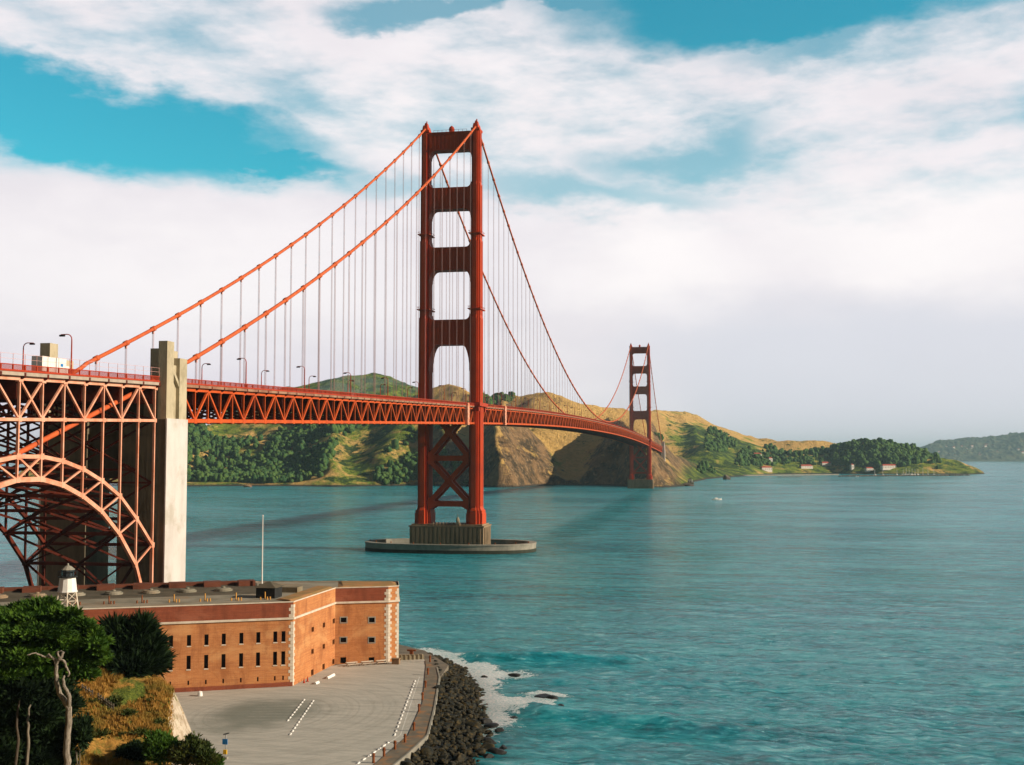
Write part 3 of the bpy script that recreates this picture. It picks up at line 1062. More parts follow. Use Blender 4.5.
def truck(x, y, label, L=8.0, H=3.9):
    z = Rz(y) - 1.5
    o = empty('box_truck', (x, y, z)); tag(o, label, 'truck')
    b = MB().box(x - 1.2, x + 1.2, y - L / 2, y + L / 2, z + 1.05, z + H)
    for k in range(7): b.box(x - 1.22, x + 1.22, y - L / 2 + .3 + k * (L - .6) / 6 - .03, y - L / 2 + .3 + k * (L - .6) / 6 + .03, z + 1.1, z + H - .05)
    b.build('cargo_box', M_WHITE, o)
    MB().prism([(x - 1.1, y + L / 2 + .2), (x + 1.1, y + L / 2 + .2), (x + 1.1, y + L / 2 + 2.1), (x - 1.1, y + L / 2 + 2.1)], z + .6, z + 2.7,
               top=[(x - 1.05, y + L / 2 + .25), (x + 1.05, y + L / 2 + .25), (x + 1.05, y + L / 2 + 1.6), (x - 1.05, y + L / 2 + 1.6)]).build('cab', M_WHITE, o)
    MB().box(x - 1.0, x + 1.0, y + L / 2 + 1.72, y + L / 2 + 2.0, z + 1.6, z + 2.4).build('windscreen', M_GLASS, o)
    MB().box(x - .9, x + .9, y - L / 2, y + L / 2 + 2, z + .6, z + 1.04).build('chassis', M_BLACK, o)
    MB().box(x + 1.225, x + 1.24, y + L / 2 - 2.2, y + L / 2 - 1.2, z + 2.4, z + 3.0).build('door_sign', M_BLUE, o)
    for dy in (-L / 2 + 1.2, -L / 2 + 2.4, L / 2 + 1.1):
        for dx in (-1, 1): wheel(o, x + dx, y + dy, z + .48)
    return o


truck(7.5, -391.5, 'white box truck crossing at the left end of the bridge deck', 9.0, 4.1)
truck(-7.5, -146, 'small white box truck on the deck midway between pylon and near tower', 5.0, 3.3)


def car(x, y, m, label):
    z = Rz(y) - 1.5
    o = empty('car', (x, y, z)); tag(o, label, 'car', 'cars crossing the bridge')
    b = MB()
    prof = [(-2.2, .35), (2.2, .35), (2.25, .8), (1.3, .95), (.7, 1.45), (-1.2, 1.5), (-1.9, 1.0), (-2.25, .9)]
    V = [(x - .88, y + a, z + h) for a, h in prof] + [(x + .88, y + a, z + h) for a, h in prof]
    n = len(prof)
    b.add(V, [tuple(range(n))[::-1], tuple(range(n, 2 * n))] + [(i, (i + 1) % n, n + (i + 1) % n, n + i) for i in range(n)])
    b.build('body', m, o)
    MB().box(x - .9, x + .9, y - 1.1, y + .75, z + 1.0, z + 1.38).build('window', M_GLASS, o)
    for dy in (-1.35, 1.4):
        for dx in (-.8, .8): wheel(o, x + dx, y + dy, z + .33, .33, .22)


car(4, 95, M_WHITE, 'white car on the deck just right of the near tower')
car(4, -240, M_GREY, 'grey car on the deck right of the concrete pylon')
car(-4, -205, M_BLACK, 'dark car on the deck between concrete pylon and near tower')

# ------------------------------------------------------------------ water
SHORE = np.array([(60, -322), (71.7, -329), (83.3, -340.4), (89, -356), (94.5, -371), (99, -391), (103.6, -409), (106, -425), (107.5, -445), (111, -480), (118, -560), (124, -700)], float)


def dist_poly(X, Y, P):
    d = np.full(X.shape, 1e9)
    for (ax, ay), (bx, by) in zip(P[:-1], P[1:]):
        ux, uy = bx - ax, by - ay
        t = np.clip(((X - ax) * ux + (Y - ay) * uy) / (ux * ux + uy * uy), 0, 1)
        d = np.minimum(d, np.hypot(X - ax - t * ux, Y - ay - t * uy))
    return d


rows = np.concatenate([np.geomspace(60000, 2600, 60), np.geomspace(2550, 420, 170), np.linspace(417, 130, 330), np.linspace(125, 20, 12)])
bear = np.concatenate([np.linspace(-pi, -.47, 30)[:-1], np.linspace(-.47, .47, 640), np.linspace(.47, pi, 30)[1:]])
BB, DD = np.meshgrid(bear, rows)
WXg = CAM[0] + DD * np.sin(BB - YAW)
WYg = CAM[1] + DD * np.cos(BB - YAW)
near = np.clip((520 - DD) / 250, 0, 1)
inner = (np.abs(BB) < .47)
swell_dir = np.array([.62, .78])
ph = (WXg * swell_dir[0] + WYg * swell_dir[1])
sh = dist_poly(WXg, WYg, SHORE)
fa = np.clip(1 - sh / 70, 0, 1)
Z = np.zeros_like(WXg)
for L, A, ang, o in ((9, .10, .3, 0), (5.2, .06, -.5, 2), (14, .12, .9, 1), (3.4, .04, 1.3, 4)):
    Z += A * np.sin(2 * pi / L * (WXg * cos(ang) + WYg * sin(ang)) + o + 3 * fbm(WXg / 40, WYg / 40, 3))
Z += .34 * fbm(WXg / 7, WYg / 7, 4) + .30 * (ridged(WXg / 4.2 + .12 * WYg, WYg / 3.0, 3) - .6)
Z *= near
# two breaking swells running in on the rocks
def swell(p, q, w, h, wob):
    p = np.array(p); q = np.array(q)
    u = (q - p) / np.linalg.norm(q - p); n = np.array([-u[1], u[0]])
    t = ((WXg - p[0]) * u[0] + (WYg - p[1]) * u[1]) / np.linalg.norm(q - p)
    d = (WXg - p[0]) * n[0] + (WYg - p[1]) * n[1] + wob * fbm(t * 5, t * 0 + 3.3, 3)
    env = np.clip(t / .12, 0, 1) * np.clip((1 - t) / .5, 0, 1)
    return np.exp(-(d / w) ** 2) * env * h, d, env


s1, d1, e1 = swell((76, -331), (140, -322), 3.2, 1.7, 5)
s2, d2, e2 = swell((101, -387), (165, -400), 3.4, 1.6, 6)
s3, d3, e3 = swell((96, -352), (190, -345), 6, .7, 8)
Z = Z + s1 + s2 + s3
foam = np.clip(1.2 - sh / 11 - .5 * fbm(WXg / 9, WYg / 9, 3), 0, 1)
foam = np.maximum(foam, np.clip(1.05 - np.hypot((WXg - 92) / 16, (WYg + 350) / 15) + .5 * fbm(WXg / 8, WYg / 8, 3), 0, 1))
foam = np.maximum(foam, .95 * np.clip(1.1 - np.hypot((WXg - 109.5) / 11, (WYg + 372.5) / 4.2) + .5 * fbm(WXg / 5, WYg / 5, 3), 0, 1))
foam = np.maximum(foam, np.clip(1.1 - np.hypot((WXg - 105) / 9, (WYg + 383) / 12) + .6 * fbm(WXg / 7, WYg / 7, 3), 0, 1))
foam = np.maximum(foam, .8 * np.clip(1.0 - np.hypot((WXg - 79) / 16, (WYg + 326) / 8) + .5 * fbm(WXg / 7, WYg / 7, 3), 0, 1))
foam = np.maximum(foam, .75 * e1 * np.exp(-((d1 + 2.5) / 2.2) ** 2) * (np.clip(1 - (WXg - 76) / 40, 0, 1)))
foam = np.maximum(foam, .55 * e2 * np.exp(-((d2 + 2.5) / 2.0) ** 2) * (np.clip(1 - (WXg - 101) / 45, 0, 1)))
foam = foam * np.clip((WYg + 436) / 40, .12, 1)
n0, n1 = WXg.shape
idx = np.arange(n0 * n1).reshape(n0, n1)
WF = np.stack([idx[:-1, :-1].ravel(), idx[:-1, 1:].ravel(), idx[1:, 1:].ravel(), idx[1:, :-1].ravel()], 1)

mw = bpy.data.materials.new('sea_water')
mw.use_nodes = True
T = NT(mw.node_tree)
o_ = T.n('ShaderNodeOutputMaterial'); p_ = T.n('ShaderNodeBsdfPrincipled')
pos = T.n('ShaderNodeNewGeometry').outputs['Position']
big = T.noise(T.mapping(pos, (.0045, .0075, 0)), 1.0, 6.0, .6, .6)
mid_ = T.noise(T.mapping(pos, (.02, .05, 0), (0, 0, R_(14))), 1.0, 12.0, .74, .3)
col = T.mix(T.ss(big, .35, .68), rgb(.001, .205, .275), rgb(.002, .275, .345))
col = T.mix(T.m('MULTIPLY', T.ss(mid_, .46, .62), .45), col, rgb(.004, .36, .39))
c5 = T.noise(T.mapping(pos, (.07, .25, 0), (0, 0, R_(9))), 1.0, 4.0, .62, .2)
c6 = T.noise(T.mapping(pos, (.34, .85, 0), (0, 0, R_(16))), 1.0, 4.0, .62, .2)
c7 = T.noise(T.mapping(pos, (.016, .07, 0), (0, 0, R_(6))), 1.0, 4.0, .62, .2)
for c_, a_ in ((c7, .45), (c5, .6), (c6, .6)):  # pale flecks and dark wave fronts: reflections on the chop painted as colour
    col = T.mix(T.m('MULTIPLY', T.ss(c_, .50, .66), a_), col, rgb(.09, .52, .58))
    col = T.mix(T.m('MULTIPLY', T.ss(c_, .48, .34), a_), col, rgb(.001, .075, .10))
at = T.n('ShaderNodeAttribute', attribute_name='foam').outputs['Fac']
fn = T.noise(T.mapping(pos, (1, 1, 1)), .55, 8.0, .7, .8)
fn2 = T.noise(T.mapping(pos, (1, 1, 1), loc=(3, 9, 2)), 2.2, 6.0, .7, .5)
thr = T.m('SUBTRACT', .86, T.m('MULTIPLY', at, .56))
fmask = T.ss(T.m('SUBTRACT', T.m('ADD', T.m('MULTIPLY', fn, .7), T.m('MULTIPLY', fn2, .3)), thr), -.02, .05)
fmask = T.m('MULTIPLY', fmask, T.ss(at, .02, .2))
# scattered whitecaps offshore, thickened with painted glint flecks
wc = T.noise(T.mapping(pos, (.30, .70, 0), (0, 0, R_(10))), 1.0, 6.0, .72, .5)
wmask = T.m('MULTIPLY', T.ss(wc, .68, .74), .5)
fm = T.m('MAXIMUM', fmask, wmask)
for c_, a_ in ((c5, .35), (c6, .55)): col = T.mix(T.m('MULTIPLY', T.ss(c_, .61, .70), a_), col, rgb(.42, .66, .70))  # sky glints, with foam streaks, painted into the water colour
col = T.mix(T.m('MULTIPLY', T.ss(at, .1, .8), .35), col, rgb(.03, .17, .16))
col = T.mix(fm, col, T.mix(T.ss(fn2, .36, .62), rgb(.42, .62, .64), rgb(.94, .95, .94)))
T.put(p_.inputs['Base Color'], col)
T.put(p_.inputs['Roughness'], T.m('ADD', T.m('MULTIPLY', fm, .6), T.lin(big, .3, .7, .10, .20)))
# daylight scatters up from a deep column of clear water, so narrow shadows soften
p_.subsurface_method = 'BURLEY'
p_.inputs['Subsurface Weight'].default_value = .9
p_.inputs['Subsurface Radius'].default_value = (.5, 1.0, 1.0)
p_.inputs['Subsurface Scale'].default_value = 30.0
p_.inputs['IOR'].default_value = 1.33
p_.inputs['Specular IOR Level'].default_value = .62
p_.inputs['Specular Tint'].default_value = rgb(.30, .93, 1.0)
h1 = T.noise(T.mapping(pos, (.55, 1.0, 1), (0, 0, R_(20))), 1.05, 8.0, .70, .3)
h2 = T.noise(T.mapping(pos, (.35, .8, 1), (0, 0, R_(-8))), .12, 5.0, .6, .3)
h3 = T.noise(T.mapping(pos, (.30, .42, 1), (0, 0, R_(35))), 1.0, 3.0, .5, .2)
h3 = T.m('SUBTRACT', 1.0, T.m('ABSOLUTE', T.m('SUBTRACT', T.m('MULTIPLY', h3, 2.0), 1.0)))
hh = T.m('ADD', T.m('ADD', T.m('MULTIPLY', h1, .8), T.m('MULTIPLY', h2, 2.2)), T.m('ADD', T.m('MULTIPLY', h3, .75), T.m('ADD', T.m('MULTIPLY', mid_, 5.0), T.m('ADD', T.m('MULTIPLY', c5, 2.4), T.m('MULTIPLY', c6, .9)))))
bp = T.n('ShaderNodeBump')
bp.inputs['Distance'].default_value = 1.5
# a long tide rip of rougher water trails from pier to pier along the bridge
spx = T.n('ShaderNodeSeparateXYZ'); T.put(spx.inputs[0], pos)
lx = T.m('SUBTRACT', spx.outputs[0], T.lin(spx.outputs[1], 20.0, 1290.0, 44.0, 17.0))
lx = T.m('ADD', lx, T.m('MULTIPLY', T.m('SUBTRACT', big, .5), 30.0))
slick = T.m('MULTIPLY', T.ss(T.m('ABSOLUTE', lx), 26.0, 2.0), T.m('MULTIPLY', T.ss(spx.outputs[1], -40.0, 200.0), T.ss(spx.outputs[1], 1350.0, 1290.0)))
calm = T.m('ADD', 1.0, T.m('MULTIPLY', slick, 1.9))
T.put(bp.inputs['Strength'], T.m('MULTIPLY', calm, T.lin(mid_, .3, .7, .6, 1.4)))
T.put(bp.inputs['Height'], hh)
T.t.links.new(bp.outputs[0], p_.inputs['Normal'])
T.t.links.new(p_.outputs[0], o_.inputs[0])
sea = mesh_np('water', np.stack([WXg.ravel(), WYg.ravel(), Z.ravel()], 1), WF, mw)
fat = sea.data.attributes.new('foam', 'FLOAT', 'POINT')
fat.data.foreach_set('value', foam.ravel().astype(np.float32))
structure(sea)

# ------------------------------------------------------------------ hills of the far shore
def pxd(px, D):
    """a point on the water at bearing column px and forward distance D"""
    d = at_d(px, 457, D)
    return d[:2]


SHL = [(-250, 2020), (60, 2020), (185, 2015), (250, 2040), (300, 2020), (330, 2005), (352, 2012), (372, 2040), (420, 2075), (466, 2065), (484, 1985), (498, 1950), (516, 1960), (530, 2040), (548, 2095), (580, 2115),
       (610, 2095), (630, 2000), (646, 1940), (664, 1950), (672, 1985), (686, 2030), (688, 2100), (694, 2380), (706, 2680), (724, 2900), (748, 3120), (775, 3440), (835, 3560),
       (850, 3500), (905, 3460), (972, 3450), (984, 3520), (983, 3700), (970, 4200), (940, 6000), (400, 6500), (-300, 6000), (-400, 3000), (-250, 2020)]
SHP = np.array([pxd(*q) for q in SHL])


def inside(X, Y, P):
    c = np.zeros(X.shape, bool)
    for (ax, ay), (bx, by) in zip(P[:-1], P[1:]):
        if ay == by: continue
        k = ((ay > Y) != (by > Y)) & (X < (bx - ax) * (Y - ay) / (by - ay) + ax)
        c ^= k
    return c


def rp(l):
    return [tuple(at_d(px, py, D)) for px, py, D in l]


RIDGES = [  # (nodes as column,row,distance ; slope)
    (rp([(180, 400, 3300), (260, 393, 3250), (305, 384, 3200), (340, 376, 3200), (370, 372, 3250), (398, 379, 3250), (430, 394, 3150)]), .42),
    (rp([(405, 396, 2650), (425, 390, 2600), (440, 386, 2600), (456, 388, 2560), (475, 397, 2500)]), .50),
    (rp([(480, 400, 2700), (500, 399, 2600), (520, 397, 2500), (545, 393, 2480), (562, 396.5, 2480), (580, 403.5, 2480), (605, 407, 2500), (625, 409, 2560), (640, 416, 2600)]), .50),
    (rp([(630, 412, 3700), (650, 411, 3850), (664, 410.5, 3950), (680, 412.5, 4050), (692, 415.5, 4100), (706, 421.5, 4150), (722, 428.5, 4150), (745, 435.5, 4100), (768, 438.5, 4050)]), .42),
    (rp([(684, 416, 3950), (694, 430, 3650), (706, 447, 3350)]), .42),
    (rp([(720, 430, 4050), (734, 444, 3750), (744, 460, 3500)]), .4),
    (rp([(664, 446, 2420), (676, 446, 2550), (690, 452, 2800), (712, 464, 3080), (728, 472, 3180)]), .45),
    (rp([(765, 444, 4000), (790, 441, 4000), (812, 440, 4000), (836, 443, 4000)]), .35),
    (rp([(770, 458, 3600), (800, 452, 3700), (830, 450, 3800)]), .3),
    (rp([(838, 447, 3760), (855, 443, 3720), (872, 442, 3700), (890, 445, 3690), (908, 448, 3700), (920, 456, 3720)]), .35),
    (rp([(915, 461, 3600), (935, 458.5, 3580), (955, 459, 3580), (972, 464, 3560)]), .4),
    (rp([(80, 430, 2400), (150, 428, 2400), (190, 430, 2400), (232, 421, 2480), (262, 418, 2480), (300, 408, 2500), (335, 402, 2500), (380, 402, 2450), (415, 410, 2380), (470, 412, 2350)]), .5),
    (rp([(335, 410, 2450), (338, 440, 2250), (336, 470, 2060)]), .7),
    (rp([(400, 410, 2380), (425, 421, 2230), (446, 430, 2140), (462, 444, 2085)]), .62),
    (rp([(505, 400, 2400), (503, 416, 2160), (502, 428, 2070), (502, 458, 1985)]), 1.05),
    (rp([(606, 416, 2350), (624, 425, 2190), (636, 433, 2080), (645, 444, 2015), (651, 462, 1970)]), 1.05),
]
gx = np.arange(-1150, 1500, 6.0)
gy = np.concatenate([np.arange(1270, 2000, 4.5), np.arange(2000, 3100, 8.0), np.arange(3100, 4300, 18.0)])
GX, GY = np.meshgrid(gx, gy)
wx = GX + 26 * fbm(GX / 120, GY / 120, 4); wy = GY + 26 * fbm(GX / 120 + 31, GY / 120 + 7, 4)
H = np.full(GX.shape, 6.0)
K = 9.0
acc = np.exp(H / K * 0 + 6.0 / K)
for nodes, sl in RIDGES:
    best = np.full(GX.shape, -1e3)
    for (ax, ay, az_), (bx, by, bz_) in zip(nodes[:-1], nodes[1:]):
        ux, uy = bx - ax, by - ay
        L2 = ux * ux + uy * uy
        t = np.clip(((wx - ax) * ux + (wy - ay) * uy) / L2, 0, 1)
        d = np.hypot(wx - ax - t * ux, wy - ay - t * uy)
        best = np.maximum(best, az_ + (bz_ - az_) * t - sl * d)
    acc += np.exp(np.clip(best, -200, 600) / K)
H = K * np.log(acc)
ins = inside(GX, GY, SHP)
sdst = dist_poly(wx * .5 + GX * .5, wy * .5 + GY * .5, SHP) * np.where(ins, 1, -1)
hpx, hpy, hD = proj(np.stack([GX, GY, np.zeros_like(GX)], -1))
cl = np.interp(hpx, [180, 300, 325, 345, 420, 470, 490, 525, 560, 640, 660, 680, 700, 740, 780, 830, 850, 905, 965, 990], [.55, .6, 1.1, .8, .6, 1.2, 2.1, 1.9, 1.6, 1.5, 1.0, .7, .5, .5, .35, .35, .55, .6, .6, .7])
gul = ridged(GX / 90, GY / 150, 4)
steep = np.clip((cl - .5) / .8, 0, 1)
cap = np.maximum(sdst, 0) * cl * (.62 + .75 * gul * steep + .35 * (1 - steep)) + .5
H = H + (7 * fbm(GX / 80, GY / 80, 5) + 9 * (gul - .55) * np.clip(H / 60, .2, 1.2)) * np.clip(H / 40, 0, 1)
k2 = 6.0
Hm = -k2 * np.log(np.exp(-np.clip(H, -50, 500) / k2) + np.exp(-np.clip(cap, 0, 500) / k2))
Hh = np.where(ins, np.maximum(Hm, .25), np.maximum(-6, sdst * .8 - .3))
rockn = steep * np.clip((40 - sdst) / 60 + .5, 0, 1) * ins
Hh = Hh + rockn * (7.5 * fbm(GX / 22, GY / 22, 5) + 5 * (ridged(GX / 34, GY / 60, 4) - .6))
Hh = np.where(ins, np.maximum(Hh, .3), Hh)
n0, n1 = GX.shape
idx = np.arange(n0 * n1).reshape(n0, n1)
HF = np.stack([idx[:-1, :-1].ravel(), idx[:-1, 1:].ravel(), idx[1:, 1:].ravel(), idx[1:, :-1].ravel()], 1)
keep = (Hh.ravel()[HF] > -5).any(1)

mh = bpy.data.materials.new('headland_ground')
mh.use_nodes = True
T = NT(mh.node_tree)
o_ = T.n('ShaderNodeOutputMaterial'); p_ = T.n('ShaderNodeBsdfPrincipled')
ge = T.n('ShaderNodeNewGeometry')
pos = ge.outputs['Position']
sp = T.n('ShaderNodeSeparateXYZ'); T.put(sp.inputs[0], ge.outputs['Normal'])
na = T.noise(pos, .012, 6.0, .62, .3); nb = T.noise(T.mapping(pos, loc=(300, 90, 3)), .035, 6.0, .65, .3); nc = T.noise(pos, .15, 5.0, .7)
grass = T.mix(T.ss(nc, .35, .7), rgb(.74, .47, .16), rgb(.52, .33, .10))
green = T.mix(T.ss(nc, .35, .65), rgb(.12, .21, .018), rgb(.27, .30, .04))
scrub = T.mix(T.ss(nc, .4, .6), rgb(.025, .055, .018), rgb(.05, .085, .02))
gr_ = T.n('ShaderNodeAttribute', attribute_name='green').outputs['Fac']
haze_scrub = T.m('GREATER_THAN', gr_, 1.1)
ga = T.m('SUBTRACT', gr_, haze_scrub)
gg = T.m('ADD', T.m('ADD', T.m('MULTIPLY', na, .6), T.m('MULTIPLY', nb, .4)), T.m('SUBTRACT', T.m('MULTIPLY', ga, .5), .25))
col = T.mix(T.ss(gg, .44, .56), grass, green)
sg = T.m('ADD', T.m('ADD', T.m('MULTIPLY', nb, .65), T.m('MULTIPLY', nc, .35)), T.m('SUBTRACT', T.m('MULTIPLY', ga, .28), .12))
col = T.mix(T.ss(sg, .53, .60), col, scrub)
col = T.mix(T.m('MULTIPLY', T.m('MULTIPLY', haze_scrub, T.ss(na, .62, .42)), .85), col, rgb(.12, .185, .145))  # far left hill: teal haze painted into its scrub colour
rock = T.mix(T.ss(nb, .38, .60), rgb(.27, .165, .08), rgb(.075, .055, .032))
rock = T.mix(T.ss(nc, .5, .68), rock, rgb(.38, .25, .13))
rs = T.m('ADD', sp.outputs[2], T.m('MULTIPLY', T.m('SUBTRACT', nc, .5), .5))
col = T.mix(T.ss(rs, .84, .70), col, rock)
spz = T.n('ShaderNodeSeparateXYZ'); T.put(spz.inputs[0], pos)
col = T.mix(T.ss(T.m('ADD', spz.outputs[2], T.m('MULTIPLY', nc, 3.0)), 5.5, 2.5), col, rgb(.06, .055, .045))
T.put(p_.inputs['Base Color'], col)
p_.inputs['Roughness'].default_value = .9
p_.inputs['Specular IOR Level'].default_value = .1
bp = T.n('ShaderNodeBump'); bp.inputs['Strength'].default_value = .9; bp.inputs['Distance'].default_value = 9
T.put(bp.inputs['Height'], T.m('ADD', T.noise(pos, .07, 7.0, .72), T.m('MULTIPLY', T.noise(T.mapping(pos, (.12, .05, .03)), 1.0, 5.0, .7, .8), .8)))
T.t.links.new(bp.outputs[0], p_.inputs['Normal'])
T.t.links.new(p_.outputs[0], o_.inputs[0])
hills = mesh_np('hills', np.stack([GX.ravel(), GY.ravel(), Hh.ravel()], 1), HF[keep], mh)
hpx2, hpy2, _ = proj(np.stack([GX, GY, Hh], -1))
green = np.interp(hpx2, [180, 330, 350, 410, 470, 660, 690, 745, 770, 1000], [.5, .45, .62, .6, .25, .3, .72, .72, .55, .6])
green = np.where((hD > 3050) & (hpx2 < 480), 1.62, green)
green = np.where((hD > 2380) & (hpx2 > 430) & (hpx2 < 665), .12, green)
green = np.where((hD > 3800), .35, green)
ga_ = hills.data.attributes.new('green', 'FLOAT', 'POINT'); ga_.data.foreach_set('value', green.ravel().astype(np.float32))
structure(hills)


def hz(x, y):
    i = np.clip(np.searchsorted(gy, y) - 1, 0, len(gy) - 2); j = np.clip(((x - gx[0]) / 6).astype(int), 0, len(gx) - 2)
    fy_ = (y - gy[i]) / (gy[i + 1] - gy[i]); fx_ = (x - gx[j]) / 6
    return (Hh[i, j] * (1 - fx_) + Hh[i, j + 1] * fx_) * (1 - fy_) + (Hh[i + 1, j] * (1 - fx_) + Hh[i + 1, j + 1] * fx_) * fy_


# woods on the slopes: thousands of crowns that read as one mass
iv1, if1 = icosphere(1)


def crown(seed):
    r = np.random.default_rng(seed)
    VV = []; FF = []; k = 0
    for q in range(4):
        c = np.array([r.normal() * .32, r.normal() * .32, r.uniform(.25, .95)]) if q else np.array([0, 0, .5])
        s = r.uniform(.35, .6) if q else .72
        v = iv1 * (1 + r.normal(size=(len(iv1), 1)) * .16) * s * np.array([1, 1, .85 + .5 * (seed % 3 == 0)]) + c
        VV.append(v); FF.append(if1 + k); k += len(v)
    return np.concatenate(VV), np.concatenate(FF)


crowns = [crown(i) for i in range(7)]


def polymask(px, py, P):
    P = np.array(P + [P[0]], float)
    return inside(np.asarray(px, float), np.asarray(py, float), P)


def forest(name, regions, m, spacing, r0, r1, seed, dens=None):
    r = np.random.default_rng(seed)
    Vs = []; Fs = []; k = 0; pts = []
    for (x0, x1, y0, y1), poly, prob in regions:
        n = int((x1 - x0) * (y1 - y0) / spacing ** 2)
        x = r.uniform(x0, x1, n); y = r.uniform(y0, y1, n)
        z = hz(x, y)
        px, py, _ = proj(np.stack([x, y, z], -1))
        ok = polymask(px, py, poly) & (z > 1.5) & (r.random(n) < prob * np.clip(1.15 + 2.0 * fbm(x / 70, y / 70, 3), 0, 1))
        pts.append(np.stack([x, y, z], 1)[ok])
    P = np.concatenate(pts)
    for p in P:
        s = r.uniform(r0, r1) * (.8 + .4 * r.random())
        v, f = crowns[r.integers(7)]
        a = r.uniform(0, 2 * pi)
        ca, sa = cos(a), sin(a)
        w = np.stack([v[:, 0] * ca - v[:, 1] * sa, v[:, 0] * sa + v[:, 1] * ca, v[:, 2] * r.uniform(.9, 1.5)], 1) * s + p - np.array([0, 0, .15 * s])
        Vs.append(w); Fs.append(f + k); k += len(v)
    o = mesh_np(name, np.concatenate(Vs), np.concatenate(Fs), m, smooth=False)
    tag(o, kind='stuff')
    return o


fo = forest('hill_forest', [
    ((-1000, -150, 1330, 2000), [(150, 486), (150, 418), (200, 425), (212, 438), (236, 442), (262, 440), (285, 425), (340, 402), (362, 402), (378, 414), (360, 428), (338, 440), (330, 458), (322, 474), (318, 486)], 1.0),
    ((-1000, -150, 1800, 2600), [(150, 430), (150, 395), (205, 415), (212, 424), (200, 432)], 1.0),
    ((-460, -60, 1330, 1900), [(330, 452), (352, 470), (420, 440), (468, 418), (470, 404), (360, 404)], .13),
    ((-460, -60, 1350, 1600), [(352, 486), (420, 486), (480, 486), (470, 455), (420, 455), (380, 468)], .35),
], M_FOREST, 6.0, 5, 8.5, 3)
tag(fo, 'dense dark green wood covering the slope across the water behind the bridge deck', 'wood')
fo = forest('hill_forest', [
    ((250, 1200, 2500, 3300), [(834, 466), (834, 444), (850, 438), (905, 440), (926, 450), (930, 462), (900, 467)], 1.0),
    ((700, 1200, 2500, 3300), [(900, 470), (905, 452), (935, 456), (945, 470)], .3),
], M_FOREST2, 9.0, 6, 10.5, 5)
tag(fo, 'rounded wooded knoll of dark green trees behind the harbour jetty', 'wood')
fo = forest('hill_forest', [
    ((60, 900, 1600, 3300), [(690, 446), (700, 430), (726, 430), (738, 446), (722, 452), (700, 452)], .75),
    ((60, 900, 1600, 3300), [(672, 475), (676, 452), (700, 462), (716, 473)], .35),
    ((100, 1000, 1900, 3400), [(735, 466), (740, 452), (770, 446), (836, 448), (842, 465), (800, 465)], .6),
    ((-100, 200, 1600, 2400), [(655, 440), (655, 418), (668, 420), (676, 430), (676, 440)], .2),
    ((-420, 100, 1700, 2400), [(470, 408), (478, 392), (512, 392), (518, 402)], .5),
    ((-420, 100, 1600, 2400), [(580, 412), (587, 398), (626, 402), (640, 412)], .0),
], M_FOREST2, 9.0, 4.5, 8.5, 6)
tag(fo, 'scattered dark green scrub woods over the sunny hills right of the far tower', 'wood')

# the far shore, more than ten kilometres off
fx_ = np.linspace(1700, 6500, 420); fy_g = np.linspace(13400, 16500, 130)
FX, FY = np.meshgrid(fx_, fy_g)
fpx, _, _ = proj(np.stack([FX, FY, np.zeros_like(FX)], -1))
top = np.interp(fpx, [895, 915, 930, 950, 975, 1000, 1030, 1080, 1200, 1500], [0, 120, 190, 230, 262, 300, 350, 380, 330, 200])
prof = np.clip((FY - 13500 - 120 * fbm(FX / 900, FX * 0, 3)) / 1500, 0, 1)
FH = top * (prof * prof * (3 - 2 * prof)) * (1 + .28 * fbm(FX / 500, FY / 500, 5)) + (26 * fbm(FX / 130, FY / 130, 3) + 30 * np.abs(fbm(FX / 40, FY / 60, 2))) * np.clip(top / 100, 0, 1) * np.clip(prof * 6, 0, 1) - 2
n0, n1 = FX.shape; idx = np.arange(n0 * n1).reshape(n0, n1)
FF_ = np.stack([idx[:-1, :-1].ravel(), idx[:-1, 1:].ravel(), idx[1:, 1:].ravel(), idx[1:, :-1].ravel()], 1)
fh = mesh_np('hills', np.stack([FX.ravel(), FY.ravel(), FH.ravel()], 1), FF_, mat('far_hill_ground', (.05, .085, .045), (.15, .14, .07), .9, .012, c3=(.018, .04, .022), scale3=.03, amt3=.9, detail=9))
structure(fh)
# houses scattered on the far shore
hb = None
r = np.random.default_rng(4)
nh = 0
while nh < 36:
    x, y = r.uniform(2450, 4300), r.uniform(13900, 14900)
    i = np.argmin(abs(fy_g - y)); j = np.argmin(abs(fx_ - x)); z = FH[i, j]
    if z < 20 or z > 200: continue
    nh += 1
    s = r.uniform(9, 17)
    if hb is None:
        hb = empty('house', (x, y, z)); tag(hb, 'tiny pale house dotted on the hazy wooded far shore', 'house', 'houses on the far shore')
        MB().box(x - 1, x + 1, y - .8, y + .8, z - .6, z + .9).build('wall', M_BUILD, hb)
        MB().prism_y([(x - 1.1, z + .9), (x + 1.1, z + .9), (x, z + 1.5)], y - .9, y + .9).build('roof', M_REDROOF, hb)
        o = hb
    else:
        o = copy_tree(hb)
    o.location = (x, y, z); o.scale = (s, s, s * .8); o.rotation_euler = (0, 0, r.uniform(-.6, .6))

# rocks in the water by the far shore
def sea_rock(px, py, size, m, seed, label, sub=3, z=0):
    p = at_z(px, py, 0)
    V, F = rock_mesh(seed, sub)
    o = mesh_np('rock', V * np.array(size) + p, F, m, origin=p, smooth=False)
    tag(o, label, 'rock')
    return o


